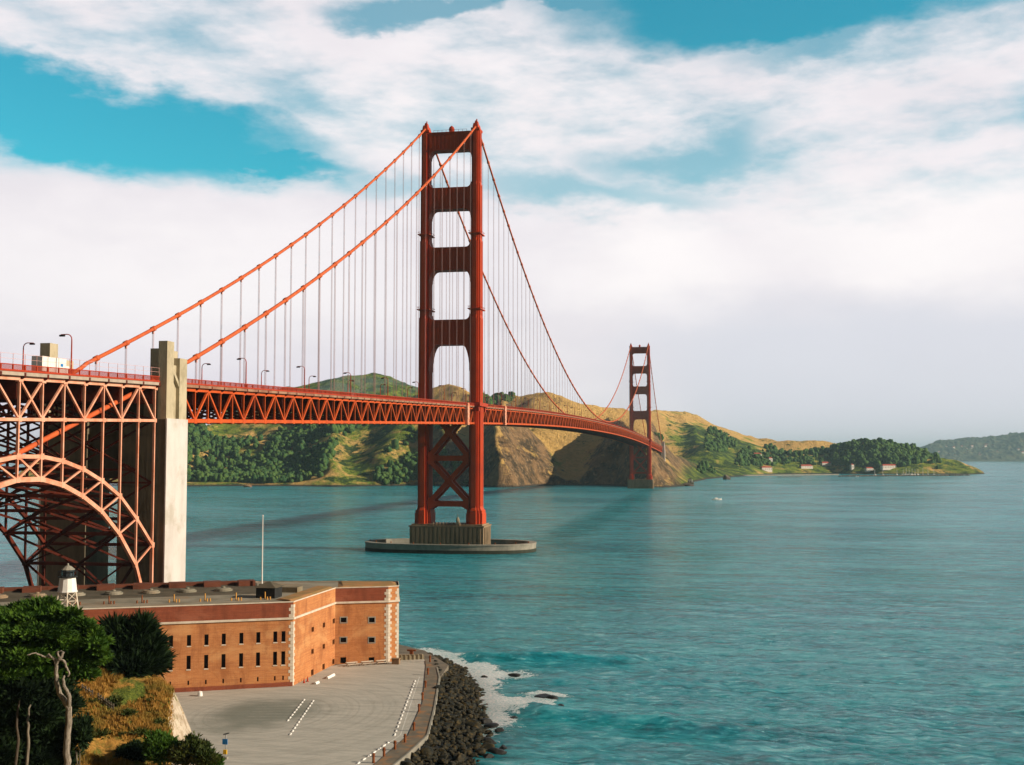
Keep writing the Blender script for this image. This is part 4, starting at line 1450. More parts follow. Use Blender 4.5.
sea_rock(727, 479.5, (10, 10, 17), M_DARKROCK, 3, 'tall dark sea stack standing off the green slope right of the far tower')
sea_rock(687, 486, (13, 8, 6), M_DARKROCK, 8, 'long dark rock ledge at the foot of the far tower point')
sea_rock(248, 487, (8, 6, 5), M_TANROCK, 5, 'small tan rock at the waterline below the dark wooded slope')
sea_rock(330, 485.5, (8, 7, 11), M_PALEROCK, 6, 'white stained rock at the foot of the rocky spur left of the near tower')
sea_rock(358, 486, (12, 6, 4.5), M_PALEROCK, 12, 'low pale rock at the shadowed cove just left of the near tower')
# little fog station on the point
p = at_z(690, 484, 0)
o = empty('fog_station', (p[0], p[1], 3)); tag(o, 'small white fog signal building on dark rocks at the far point', 'building')
b = MB().box(p[0] - 4, p[0] + 4, p[1] - 3, p[1] + 3, 0, 8.5); b.build('wall', M_WHITE, o)
MB().prism_y([(p[0] - 4.4, 8.5), (p[0] + 4.4, 8.5), (p[0], 11)], p[1] - 3.3, p[1] + 3.3).build('roof', M_CONC_OLD, o)
MB().box(p[0] - 3, p[0] - 1.6, p[1] - 3.06, p[1] - 2.9, 3, 6).box(p[0] + .8, p[0] + 2.2, p[1] - 3.06, p[1] - 2.9, 3, 6).build('window', M_DARK, o)
MB().box(p[0] - 7, p[0] + 7, p[1] - 4.5, p[1] + 4.5, -2, 3.0).build('foundation', M_CONC_OLD, o)


# harbour buildings
def house(px, py, D, w, d, h, label, cat='building', roof=M_REDROOF, rot=0.0, zb=None, nwin=5):
    q = at_d(px, py, D)
    z = float(hz(np.array([q[0]]), np.array([q[1]]))[0]) if zb is None else zb
    x, y = q[0], q[1]
    o = empty('harbour_building', (x, y, z)); tag(o, label, cat)
    MB().box(x - w / 2, x + w / 2, y - d / 2, y + d / 2, z - 4, z + h).build('wall', M_BUILD, o)
    rh = d * .34
    b = MB()
    b.add([(x - w / 2 - .5, y - d / 2 - .5, z + h), (x + w / 2 + .5, y - d / 2 - .5, z + h), (x + w / 2 + .5, y + d / 2 + .5, z + h), (x - w / 2 - .5, y + d / 2 + .5, z + h), (x - w / 2 + d * .3, y, z + h + rh), (x + w / 2 - d * .3, y, z + h + rh)],
          [(0, 1, 5, 4), (1, 2, 5), (2, 3, 4, 5), (3, 0, 4), (3, 2, 1, 0)])
    b.build('roof', roof, o)
    for i in range(nwin):
        xx = x - w / 2 + (i + .5) * w / nwin
        MB().box(xx - w / nwin * .13, xx + w / nwin * .13, y - d / 2 - .08, y - d / 2 + .05, z + h * .35, z + h * .7).build('window', M_DARK, o)
    o.rotation_euler = (0, 0, .55 + rot)
    return o


house(766, 472.5, 3450, 34, 12, 9, 'white waterfront house with red roof, leftmost on the harbour quay')
house(757, 463, 3600, 26, 12, 7, 'red roofed white house up the slope behind the leftmost quay house', nwin=4)
house(770, 462, 3580, 12, 10, 9, 'small red roofed white house beside the slope house above the quay', nwin=2)
house(806, 470, 3560, 40, 12, 6, 'long red roofed shed in the middle of the harbour shore', nwin=7)
house(826, 470, 3620, 34, 12, 7, 'pale long harbour shed with red roof just left of the wooded knoll', nwin=6)
house(852, 470.5, 3530, 9, 9, 13, 'tall narrow white harbour building below the wooded knoll', nwin=2)
house(869, 471, 3500, 24, 10, 7, 'small pale harbour shed right of the tall narrow white building', nwin=4)
house(889, 470.5, 3490, 52, 12, 9, 'long white boathouse with red roof below the wooded knoll', nwin=9)
# quay and breakwater
p0, p1 = at_z(742, 476, 0), at_z(838, 475, 0)
b = MB().beam((p0[0], p0[1], .5), (p1[0], p1[1], .5), 8, 5)
tag(b.build('quay_wall', M_FENDER, origin=(p0 + p1) / 2), 'long pale stone quay wall along the harbour shore', 'quay')
p0, p1 = at_z(778, 477.3, 0), at_z(800, 477, 0)
b = MB().beam((p0[0], p0[1], 1.2), (p1[0], p1[1], 1.2), 7, 1.0)
for i in range(8):
    c = p0 + (p1 - p0) * (i + .5) / 8
    b.tube([(c[0], c[1] - 2, -2), (c[0], c[1] - 2, 1)], .5, 6)
tag(b.build('pier', M_DARKROCK, origin=(p0 + p1) / 2), 'short dark timber pier in front of the harbour quay', 'pier')
P0, P1 = at_z(840, 476.5, 0), at_z(969, 475.5, 0)
Vs, Fs, k = [], [], 0
r = np.random.default_rng(3)
for i in range(150):
    c = P0 + (P1 - P0) * i / 149
    V, F = rock_mesh(40 + i % 6, 1)
    V = V * r.uniform(3.2, 5.0) * np.array([1, 1, .75]) + c + r.normal(size=3) * np.array([.5, .8, .2])
    V[:, 2] += .9; Vs.append(V); Fs.append(F + k); k += len(V)
o = mesh_np('breakwater', np.concatenate(Vs), np.concatenate(Fs), M_DARKROCK, origin=(P0 + P1) / 2, smooth=False)
tag(o, 'long dark rubble breakwater in front of the wooded knoll', 'breakwater')


def boat(px, py, L, label, mast=0.0, cat='boat', group=None, rot=0.3, wake=False):
    p = at_z(px, py, 0)
    o = empty('sailboat' if mast else 'motorboat', p); tag(o, label, cat, group)
    x, y, _ = p
    sec = [(-.5, .34, .0), (-.2, .40, .02), (.15, .36, .05), (.38, .2, .1), (.5, .02, .16)]
    V = []
    for t, hw, up in sec:
        V += [(x + t * L, y - hw * L * .42, .10 * L + up * L * .4), (x + t * L, y - hw * L * .2, -.04 * L), (x + t * L, y + hw * L * .2, -.04 * L), (x + t * L, y + hw * L * .42, .10 * L + up * L * .4)]
    F = []
    for i in range(4):
        for j in range(3):
            a = i * 4 + j; F.append((a, a + 1, a + 5, a + 4))
        F.append((i * 4 + 3, i * 4, i * 4 + 4, i * 4 + 7))
    F += [(0, 3, 2, 1), (16, 17, 18, 19)]
    MB().add(V, F).build('hull', M_WHITE, o)
    MB().prism([(x - .25 * L, y - .1 * L), (x + .12 * L, y - .1 * L), (x + .12 * L, y + .1 * L), (x - .25 * L, y + .1 * L)], .1 * L, .24 * L,
               top=[(x - .22 * L, y - .09 * L), (x + .02 * L, y - .09 * L), (x + .02 * L, y + .09 * L), (x - .22 * L, y + .09 * L)]).build('cabin', M_WHITE, o)
    if mast:
        MB().tube([(x + .05 * L, y, .1 * L), (x + .05 * L, y, mast)], .4, 6).build('mast', M_WHITE, o)
        MB().tube([(x + .05 * L, y, .3 * L), (x - .4 * L, y, .3 * L)], .2, 6).build('boom', M_WHITE, o)
    o.rotation_euler = (0, 0, rot)
    return o


boat(717, 500, 11, 'white motorboat alone on open water right of the far tower', rot=.4)
boat(857, 476.9, 10, 'small white motorboat passing the left end of the breakwater', rot=.1)
for i, (px, py) in enumerate([(903, 475.2), (906, 475.0), (909, 475.3), (912, 475.1), (915, 475.3), (918, 475.0), (897, 475.2), (923, 475.2), (928, 475.1), (934, 475.2), (883, 475.5), (875, 475.5)]):
    o = boat(px, py, 13, 'white sailboat with bare mast moored in the harbour behind the breakwater', mast=15 + (i * 5) % 6, group='sailboats moored behind the breakwater', rot=.2 * i)

# ------------------------------------------------------------------ near shore: bluff, lot, seawall
TB = [-900, -400, 0, 60, 95, 130, 150, 165, 175, 180, 187.5, 194.5, 202, 215, 235, 255, 300]
TZ = [27, 26, 25.4, 25.2, 24.9, 24.1, 23.6, 23.2, 22.6, 21.4, 19.6, 17.3, 14, 9, 4.2, 3.2, 3.0]
bb = np.concatenate([np.linspace(-1.5, -.5, 25)[:-1], np.linspace(-.5, -.40, 24)[:-1], np.linspace(-.40, -.19, 260)[:-1], np.linspace(-.19, .3, 30)[:-1], np.linspace(.3, 1.4, 14)])
dd = np.concatenate([np.linspace(2, 90, 24)[:-1], np.linspace(90, 165, 150)[:-1], np.linspace(165, 260, 20)])
BD, BBb = np.meshgrid(dd, bb, indexing='ij')
bx = CAM[0] + (BD * np.tan(BBb)) * RV[0] + BD * _fx
by = CAM[1] + (BD * np.tan(BBb)) * RV[1] + BD * _fy
bpx = 512 + FPX * np.tan(BBb)
zc = np.interp(bpx + 5 * fbm(BD / 6, BBb * 8, 3), TB, TZ)
dc = 140 + 3 * fbm(bpx / 60, bpx * 0, 2)
Hb = np.where(BD < dc, zc - .52 * np.maximum(dc - BD - 2.5, 0), zc - 1.25 * np.maximum(BD - dc - 1.5, 0))
low = np.where(bpx < 240, np.interp(bpx, [-400, 180, 240], [13.5, 13, 3.0]), 3.0)
low = np.where(BD < dc, low, 3.0)
Hb = np.maximum(Hb, low)
Hb = np.maximum(Hb, 46.4 - .40 * BD)
Hb = np.where((bpx > 262) & (BD > 100), 3.0 - np.clip((bpx - 262) / 20, 0, 6), Hb)
slopey = (Hb > 4.5)
Hb = Hb + slopey * (.9 * fbm(bx / 7, by / 7, 4) + .35 * fbm(bx / 1.6, by / 1.6, 3)) * (BD > 60)
n0, n1 = bx.shape; idx = np.arange(n0 * n1).reshape(n0, n1)
BF = np.stack([idx[:-1, :-1].ravel(), idx[:-1, 1:].ravel(), idx[1:, 1:].ravel(), idx[1:, :-1].ravel()], 1)
mb = bpy.data.materials.new('bluff_ground')
mb.use_nodes = True
T = NT(mb.node_tree)
o_ = T.n('ShaderNodeOutputMaterial'); p_ = T.n('ShaderNodeBsdfPrincipled')
ge = T.n('ShaderNodeNewGeometry'); pos = ge.outputs['Position']
sp = T.n('ShaderNodeSeparateXYZ'); T.put(sp.inputs[0], ge.outputs['True Normal'])
na = T.noise(pos, .16, 5.0, .65); nb = T.noise(T.mapping(pos, loc=(30, 9, 3)), .8, 5.0, .7); nc = T.noise(pos, 4.0, 4.0, .7)
g1 = T.mix(T.ss(nb, .35, .65), rgb(.48, .25, .06), rgb(.28, .15, .035))
g1 = T.mix(T.m('MULTIPLY', T.ss(nc, .45, .7), .55), g1, rgb(.20, .11, .03))
g2 = T.mix(T.ss(nc, .4, .62), rgb(.14, .17, .03), rgb(.06, .085, .018))
gq = T.m('ADD', T.m('MULTIPLY', na, .65), T.m('MULTIPLY', nb, .35))
col = T.mix(T.ss(gq, .45, .57), g1, g2)
rk = T.mix(T.ss(nb, .38, .62), rgb(.58, .49, .38), rgb(.38, .29, .20))
col = T.mix(T.ss(T.m('ADD', sp.outputs[2], T.m('MULTIPLY', T.m('SUBTRACT', nb, .5), .3)), .52, .40), col, rk)
T.put(p_.inputs['Base Color'], col); p_.inputs['Roughness'].default_value = .95; p_.inputs['Specular IOR Level'].default_value = .1
bp = T.n('ShaderNodeBump'); bp.inputs['Strength'].default_value = .8; bp.inputs['Distance'].default_value = .3
T.put(bp.inputs['Height'], T.noise(pos, 2.2, 6.0, .7)); T.t.links.new(bp.outputs[0], p_.inputs['Normal'])
T.t.links.new(p_.outputs[0], o_.inputs[0])
structure(mesh_np('bluff', np.stack([bx.ravel(), by.ravel(), Hb.ravel()], 1), BF, mb))


def bluff_z(px, D):
    """ground height at a bearing column and distance"""
    i = np.argmin(abs(dd - D)); j = np.argmin(abs(bb - math.atan((px - 512) / FPX)))
    return float(Hb[i, j])


def at_pd(px, D, z=None):
    p = CAM + D * np.array([_fx, _fy, 0]) + D * (px - 512) / FPX * RV
    p[2] = bluff_z(px, D) if z is None else z
    return p


def ground_at(px, py):
    best = None
    for D in np.arange(112, 140, .5):
        p = at_pd(px, D); e = abs(proj(p)[1] - py)
        if best is None or e < best[0]: best = (e, p)
    return best[1]


# tufts of dry grass over the knoll
r = np.random.default_rng(5)
Vs, Fs, k = [], [], 0
for _ in range(15000):
    px = r.uniform(60, 177); D = r.uniform(119, 147)
    p = at_pd(px, D)
    if p[2] < 12: continue
    if vnoise(p[0] / 3.0, p[1] / 3.0) < .30: continue
    h = r.uniform(.2, .6)
    for q in range(4):
        a = r.uniform(0, 2 * pi); w = r.uniform(.03, .07)
        l = np.array([cos(a) * .5 * h, sin(a) * .5 * h, h])
        o2 = np.array([r.normal() * .12, r.normal() * .12, -.05])
        e = np.array([-sin(a) * w, cos(a) * w, 0])
        Vs += [p + o2 - e, p + o2 + e, p + o2 + l]
        Fs.append((k, k + 1, k + 2)); k += 3
gm = leafmat('dry_grass', (.48, .27, .06), (.36, .20, .045), (.20, .17, .035))
tag(mesh_np('dry_grass', np.array(Vs), np.array(Fs), gm, smooth=False), kind='stuff')

# flat ground under the fort and lot
mg = mat('packed_ground', (.20, .17, .13), (.13, .115, .09), .95, .3)
GP = [(-120, -520), (-120, -330), (-60, -326), (0, -322), (60, -330), (76, -345), (86.0, -363.0)]
walk_out = [at_z(x, y, 4)[:2] for x, y in ((437, 668), (439.5, 678), (434, 711), (427.5, 736), (408, 754), (396, 764), (372, 785))]
walk_in = [at_z(x, y, 4)[:2] for x, y in ((425, 661), (426, 666), (422.5, 703), (408, 736), (378, 762), (355, 780))]
GP += [tuple(p) for p in walk_out[1:]] + [(100, -500), (100, -520)]
GP = GP[::-1]
o = MB().prism(GP, -4, 3.86).build('ground', mg); structure(o)
ml = bpy.data.materials.new('lot_asphalt'); ml.use_nodes = True
T = NT(ml.node_tree)
o_ = T.n('ShaderNodeOutputMaterial'); p_ = T.n('ShaderNodeBsdfPrincipled')
pos = T.n('ShaderNodeNewGeometry').outputs['Position']
na = T.noise(pos, .07, 5.0, .6, .4); nb = T.noise(T.mapping(pos, (.25, 1.3, 1), (0, 0, R_(24))), .5, 6.0, .7, .8); nc = T.noise(pos, 3.0, 5.0, .7)
sp = T.n('ShaderNodeSeparateXYZ'); T.put(sp.inputs[0], pos)
rad = T.m('SQRT', T.m('ADD', T.m('POWER', T.m('SUBTRACT', sp.outputs[0], 66.0), 2.0), T.m('MULTIPLY', T.m('POWER', T.m('SUBTRACT', sp.outputs[1], -418.0), 2.0), .55)))
swirl = T.noise(T.xyz(T.m('MULTIPLY', rad, 1.1), T.m('MULTIPLY', na, 2.0), 0.0), 1.0, 5.0, .7)
patch = T.m('MULTIPLY', T.ss(T.m('ADD', rad, T.m('MULTIPLY', T.m('SUBTRACT', na, .5), 16.0)), 13.0, 5.0), .75)
c0 = T.mix(T.ss(nb, .35, .68), rgb(.50, .47, .41), rgb(.37, .355, .31))
c0 = T.mix(T.m('MULTIPLY', T.ss(swirl, .46, .66), .42), c0, rgb(.25, .245, .205))
c0 = T.mix(patch, c0, rgb(.14, .155, .125))
c0 = T.mix(T.m('MULTIPLY', T.ss(nc, .5, .75), .3), c0, rgb(.13, .12, .10))
T.put(p_.inputs['Base Color'], c0); p_.inputs['Roughness'].default_value = .92; p_.inputs['Specular IOR Level'].default_value = .15
T.t.links.new(p_.outputs[0], o_.inputs[0])
LP = [(20, -470), (20, -395), (60, -372), (72, -355), (77, -352.0)] + [tuple(p) for p in walk_in] + [(92, -470)]
o = MB().prism(LP[::-1], 3.87, 4.0).build('parking_lot', ml); structure(o)
# seawall walk: raised paving with a coping
mwk = mat('walk_paving', (.20, .165, .12), (.13, .115, .09), .9, .4, c3=(.34, .17, .07), scale3=.5, amt3=.8)
WP = [tuple(p) for p in walk_in] + [tuple(p) for p in walk_out[::-1]]
o = MB().prism(WP, 3.88, 4.12).build('walkway', mwk); structure(o)
b = MB()
for p, q in zip(walk_out[:-1], walk_out[1:]):
    b.beam((p[0], p[1], 3.35), (q[0], q[1], 3.35), .32, 1.75)
co = b.build('seawall', M_FENDER, origin=(walk_out[3][0], walk_out[3][1], 2.5))
tag(co, 'low pale seawall coping between the walkway and the boulder bank', 'wall')
# painted markings
mk = mat('faded_paint', (.46, .44, .39), (.30, .29, .25), .9, 1.2)
mk2 = mat('white_road_paint', (.70, .68, .62), (.5, .48, .43), .8, 1.5)
L1 = (at_z(305, 699, 4), at_z(287, 722, 4)); L2 = (at_z(314, 700, 4), at_z(289.5, 736, 4))
L3 = (at_z(415.5, 680, 4), at_z(394, 737, 4)); L4 = (at_z(391, 741, 4), at_z(356, 765, 4))
b = MB(); b2 = MB()


def flat(b, p, q, w, z=4.004):
    p = np.array(p[:2]); q = np.array(q[:2]); u = (q - p) / np.linalg.norm(q - p); n = np.array([-u[1], u[0]]) * w / 2
    b.add([(*(p - n), z), (*(p + n), z), (*(q + n), z), (*(q - n), z)], [(0, 3, 2, 1)])


def stalls(L, n, dirv, length, bb_):
    for i in range(n + 1):
        p = L[0][:2] + (L[1][:2] - L[0][:2]) * i / n
        d = np.array(dirv) / np.linalg.norm(dirv)
        flat(bb_, p + d * .6, p + d * length, .13)


d1 = (L1[1] - L1[0])[:2]; nrm = np.array([-d1[1], d1[0]])
if nrm @ np.array([-1, 0]) < 0: nrm = -nrm
stalls(L1, 9, nrm, 7.5, b); stalls(L2, 13, -nrm, 6.0, b)
d3 = (L3[1] - L3[0])[:2]; n3 = np.array([-d3[1], d3[0]])
if n3 @ np.array([-1, 0]) < 0: n3 = -n3
stalls(L3, 17, n3, 6.5, b)
structure(b.build('parking_marking', mk))
kl = [at_z(x, y, 4) for x, y in ((419.5, 677), (400.5, 735), (353, 767))]
for p, q in zip(kl[:-1], kl[1:]): flat(b2, p, q, .15)
structure(b2.build('road_marking', mk2))


def stops(L, n, label):
    u = (L[1] - L[0]); ln = np.linalg.norm(u); u = u / ln
    a = math.atan2(u[1], u[0])
    first = None
    for i in range(n):
        p = L[0] + u * ln * (i + .5) / n
        if first is None:
            h = ln / n * .27
            b = MB()
            b.add([(-h, -.13, 0), (h, -.13, 0), (h, .13, 0), (-h, .13, 0), (-h + .06, -.08, .13), (h - .06, -.08, .13), (h - .06, .08, .13), (-h + .06, .08, .13)],
                  [(3, 2, 1, 0), (4, 5, 6, 7), (0, 1, 5, 4), (1, 2, 6, 5), (2, 3, 7, 6), (3, 0, 4, 7)])
            for s in (-1, 1): b.box(s * h * .6 - .04, s * h * .6 + .04, -.04, .04, .13, .15)
            first = b.build('wheel_stop', M_WHITE)
            o = first
            tag(o, label, 'wheel stop', 'white wheel stops in the parking lot')
        else:
            o = first.copy(); COL.objects.link(o)
        o.location = (p[0], p[1], 4.002); o.rotation_euler = (0, 0, a)


stops(L1, 9, 'white wheel stop in the shorter slanting row amid the lot')
stops(L2, 13, 'white wheel stop in the longer slanting row amid the lot')
stops(L3, 17, 'white wheel stop in the long row beside the seaward kerb line')
stops(L4, 7, 'white wheel stop in the short row at the bottom corner of the lot')
# rusty bollards along the walk
bol = None
for x, y in ((430, 662), (428, 675), (425.5, 688), (422.5, 700), (419, 712), (414, 731), (405, 743), (395, 750), (384, 757), (373.5, 763)):
    p = at_z(x, y, 4.0)
    if bol is None:
        bol = empty('bollard', p); tag(bol, 'rust brown bollard in the row along the seawall walkway', 'bollard', 'rusty bollards along the walkway')
        b = MB().lathe([(.22, 0), (.24, .1), (.2, .16), (.19, 1.15), (.24, 1.2), (.24, 1.32), (.12, 1.42)], p, 10); b.build('post', M_RUST, bol)
        MB().tube([p + np.array([-.3, 0, 1.0]), p + np.array([.3, 0, 1.0])], .06, 6).build('chain_lug', M_RUST, bol)
    else:
        o = copy_tree(bol); o.location = p
# dark rusty winch post by the fort corner
p = at_z(411.5, 659, 4)
o = empty('mooring_post', p); tag(o, 'tall rusty iron post with crossbar at the seaward fort corner', 'post')
MB().box(p[0] - .35, p[0] + .35, p[1] - .35, p[1] + .35, 4, 6.1).build('post', M_RUST, o)
MB().beam(p + np.array([-1.0, 0, 1.9]), p + np.array([1.0, 0, 1.9]), .35).build('crossbar', M_RUST, o)
P, Q = at_z(399, 660, 4), at_z(424, 659, 4)
b = MB().beam(P + np.array([0, 0, .3]), Q + np.array([0, 0, .3]), .5, 1.2)
for i in range(6):
    c = P + (Q - P) * (i + .3) / 6; b.box(c[0] - .35, c[0] + .35, c[1] - .35, c[1] + .35, 4, 5.1)
tag(b.build('kerb_wall', M_CONC_OLD, origin=P), 'low stained wall from the fort corner to the walkway end', 'wall')
# sign pole in the lot
p = at_z(225.5, 759, 4)
o = empty('sign_pole', p); tag(o, 'grey pole with solar panel, blue sign and yellow box at the lot edge', 'sign pole')
k = 1.0
MB().tube([p, p + np.array([0, 0, 3.6])], .09, 8).build('pole', M_GREY, o)
MB().beam(p + np.array([-.4, 0, 3.55]), p + np.array([.4, .25, 3.75]), .6, .07).build('solar_panel', M_BLACK, o)
MB().box(p[0] - .45, p[0] + .35, p[1] - .2, p[1] - .12, 4 + 2.15, 4 + 2.95).build('sign', M_BLUE, o)
MB().box(p[0] - .25, p[0] + .3, p[1] - .35, p[1] - .12, 4 + .75, 4 + 1.4).build('control_box', M_YELLOW, o)
MB().box(p[0] - .3, p[0] + .3, p[1] - .3, p[1] + .3, 4.003, 4.3).build('footing', M_FENDER, o)
# small loose things on the lot
p = at_z(200, 696, 4)
b = MB().lathe([(.45, 0), (.5, .05), (.42, .7), (.46, .75), (.2, .9)], p, 10)
tag(b.build('litter_bin', M_WHITE, origin=p), 'small white bin on the lot left of the fort front wall', 'bin')


def barrier(x0, y0, x1, y1, label, m=M_WHITE, h=.8, w=.55):
    P, Q = at_z(x0, y0, 4), at_z(x1, y1, 4)
    u = (Q - P) / np.linalg.norm(Q - P); n = np.array([-u[1], u[0], 0])
    b = MB()
    for e0, e1, z0, z1 in ((w / 2, w / 2, 0, .18), (w / 2, w / 5, .18, .4), (w / 5, w / 6, .4, h)):
        z0 += 4.002; z1 += 4.002
        V = []
        for e, z in ((e0, z0), (e1, z1)):
            for p_ in (P, Q):
                for s in (-1, 1):
                    c = p_ + n * s * e; V.append((c[0], c[1], z))
        b.add(V, [(0, 1, 3, 2), (4, 6, 7, 5), (0, 2, 6, 4), (1, 5, 7, 3), (0, 4, 5, 1), (2, 3, 7, 6)])
    o = b.build('concrete_barrier', m, origin=P); tag(o, label, 'barrier', 'barriers near the fort wall'); return o


barrier(315, 684.5, 318.5, 683, 'small white barrier lying on the lot nearest the fort white corner', h=.45)
barrier(327, 679, 334, 675.5, 'longer white barrier lying on the lot before the pale wall', h=.45)


def bench(x0, y0, x1, y1, label):
    P, Q = at_z(x0, y0, 4), at_z(x1, y1, 4)
    u = (Q - P); L = np.linalg.norm(u); u /= L; n = np.array([-u[1], u[0], 0])
    o = empty('picnic_bench', P); tag(o, label, 'bench', 'benches along the recessed fort wall')
    up = np.array([0, 0, 1.])
    MB().beam(P + up * .78, Q + up * .78, .8, .1).build('table_top', M_CREAM, o)
    for s in (-1, 1):
        MB().beam(P + up * .45 + n * s * .75, Q + up * .45 + n * s * .75, .3, .08).build('seat', M_CREAM, o)
    for t in (.15, .85):
        c = P + u * L * t
        b = MB(); b.beam(c - n * .75, c + n * .3 + up * .74, .1); b.beam(c + n * .75, c - n * .3 + up * .74, .1); b.beam(c - n * .8 + up * .38, c + n * .8 + up * .38, .1)
        b.build('leg', M_WOOD, o)


bench(346, 666.5, 357, 665.5, 'long pale picnic bench, leftmost along the recessed fort wall')
bench(361, 665.5, 373, 664.5, 'long pale picnic bench in the middle along the recessed fort wall')
bench(376, 664.5, 387, 663.5, 'long pale picnic bench nearest the quoined seaward fort corner')
p = at_z(396, 664, 4)
b = MB().box(p[0] - .8, p[0] + .8, p[1] - .6, p[1] + .6, 4, 5.1); b.box(p[0] - .9, p[0] + .9, p[1] - .7, p[1] + .7, 5.1, 5.25)
tag(b.build('timber_box', M_WOOD, origin=p), 'brown timber box against the seaward fort corner', 'box')
for x, y, lab in ((304, 683, 'orange traffic cone nearest the white quoined corner'), (307.5, 681.5, 'orange traffic cone farther right along the pale wall')):
    p = at_z(x, y, 4)
    b = MB().lathe([(.3, 0), (.3, .06), (.2, .06), (.06, .95), (.03, 1.0)], p, 10)
    tag(b.build('traffic_cone', M_RAIL, origin=p), lab, 'cone')

# ------------------------------------------------------------------ fort
def brick(name, c1, c2, c3):
    m = bpy.data.materials.new(name); m.use_nodes = True
    T = NT(m.node_tree)
    o = T.n('ShaderNodeOutputMaterial'); p = T.n('ShaderNodeBsdfPrincipled'); T.t.links.new(p.outputs[0], o.inputs[0])
    pos = T.n('ShaderNodeNewGeometry').outputs['Position']
    s = T.n('ShaderNodeSeparateXYZ'); T.put(s.inputs[0], pos)
    h = T.m('SUBTRACT', T.m('MULTIPLY', s.outputs[0], .89), T.m('MULTIPLY', s.outputs[1], .45))
    v = T.xyz(h, s.outputs[2], 0.0)
    br = T.n('ShaderNodeTexBrick')
    T.put(br.inputs['Vector'], v)
    br.inputs['Color1'].default_value = rgb(*c1); br.inputs['Color2'].default_value = rgb(*c2)
    br.inputs['Mortar'].default_value = rgb(c1[0] * .95, c1[1] * 1.15, c1[2] * 1.3)
    br.inputs['Scale'].default_value = 1.0; br.inputs['Mortar Size'].default_value = .02
    br.inputs['Brick Width'].default_value = .5; br.inputs['Row Height'].default_value = .17
    course = T.noise(T.mapping(v, (.15, 3.2, 1)), 1.0, 4.0, .65)
    st = T.noise(T.mapping(v, (.55, .10, 1)), 1.0, 7.0, .7, .5)
    bl = T.noise(v, .22, 5.0, .65, .4)
    col = T.mix(T.m('MULTIPLY', T.ss(course, .4, .65), .45), br.outputs[0], rgb(*c3))
    col = T.mix(T.m('MULTIPLY', T.ss(st, .46, .66), .65), col, rgb(c3[0] * .8, c3[1] * .8, c3[2] * .8))
    col = T.mix(T.m('MULTIPLY', T.ss(bl, .50, .68), .55), col, rgb(c1[0] * 1.12, c1[1] * 1.5, c1[2] * 1.8))
    T.put(p.inputs['Base Color'], col); p.inputs['Roughness'].default_value = .9; p.inputs['Specular IOR Level'].default_value = .15
    b = T.n('ShaderNodeBump'); b.inputs['Strength'].default_value = .5; b.inputs['Distance'].default_value = .05
    T.put(b.inputs['Height'], T.noise(v, 3.0, 4.0, .7)); T.t.links.new(b.outputs[0], p.inputs['Normal'])
    return m


M_BRICK = brick('orange_brick', (.52, .21, .075), (.42, .155, .056), (.31, .108, .042))
M_BRICKRED = brick('red_parapet_brick', (.28, .075, .035), (.22, .055, .028), (.16, .045, .024))
M_BRICKOLD = brick('old_dark_brick', (.19, .06, .033), (.14, .045, .026), (.09, .035, .02))
M_TERR = mat('roof_terrace', (.30, .27, .21), (.20, .185, .14), .95, .2, c3=(.30, .17, .08), scale3=.1, amt3=.5)
M_TERRD = mat('dark_roof_terrace', (.12, .10, .07), (.08, .07, .05), .95, .3)
M_TURF = mat('roof_turf', (.40, .20, .08), (.26, .18, .07), .95, .3)

FB = np.array([61.85, -392.7]); FC = np.array([61.75, -367.1]); FDp = np.array([72.3, -362.5]); FE = np.array([74.1, -360.6])
dW = np.array([-.887, -.462]); dN = np.array([-.462, .887])
FA = FB + dW * 98


def fp(s, t): return FB + dW * s + dN * t


FF = np.array([71.5, -352.0]); FG = np.array([58, -353.5]); FH_ = fp(3, 41); FI = fp(98, 41)
fort = empty('brick_fort', (FB[0], FB[1], 4.0))
tag(fort, 'orange brick fort with white quoined corners beside the parking lot under the bridge', 'fort')


def on_wall(px, py, P, Q):
    d = ray(px, py); u = (Q - P) / np.linalg.norm(Q - P); n = np.array([-u[1], u[0]])
    k = ((P - CAM[:2]) @ n) / (d[:2] @ n)
    w = CAM + d * k
    return (w[:2] - P) @ u, w[2]


def wall_faces(b, P, Q, z0, z1, ops=(), depth=.7):
    u = (Q - P); L = np.linalg.norm(u); u = u / L
    n_in = np.array([-u[1], u[0]])
    xs = sorted(set([0, L] + [v for o in ops for v in (o[0], o[1])])); zs = sorted(set([z0, z1] + [v for o in ops for v in (o[2], o[3])]))
    def pt(x, z, d=0): q = P + u * x + n_in * d; return (q[0], q[1], z)
    for xa, xb in zip(xs[:-1], xs[1:]):
        for za, zb in zip(zs[:-1], zs[1:]):
            xm, zm = (xa + xb) / 2, (za + zb) / 2
            if any(o[0] < xm < o[1] and o[2] < zm < o[3] for o in ops): continue
            b.add([pt(xa, za), pt(xb, za), pt(xb, zb), pt(xa, zb)], [(0, 1, 2, 3)])
    for x0, x1, a0, a1 in ops:
        b.add([pt(x0, a0), pt(x1, a0), pt(x1, a1), pt(x0, a1), pt(x0, a0, depth), pt(x1, a0, depth), pt(x1, a1, depth), pt(x0, a1, depth)],
              [(0, 4, 5, 1), (1, 5, 6, 2), (2, 6, 7, 3), (3, 7, 4, 0)])
    return pt, n_in, u


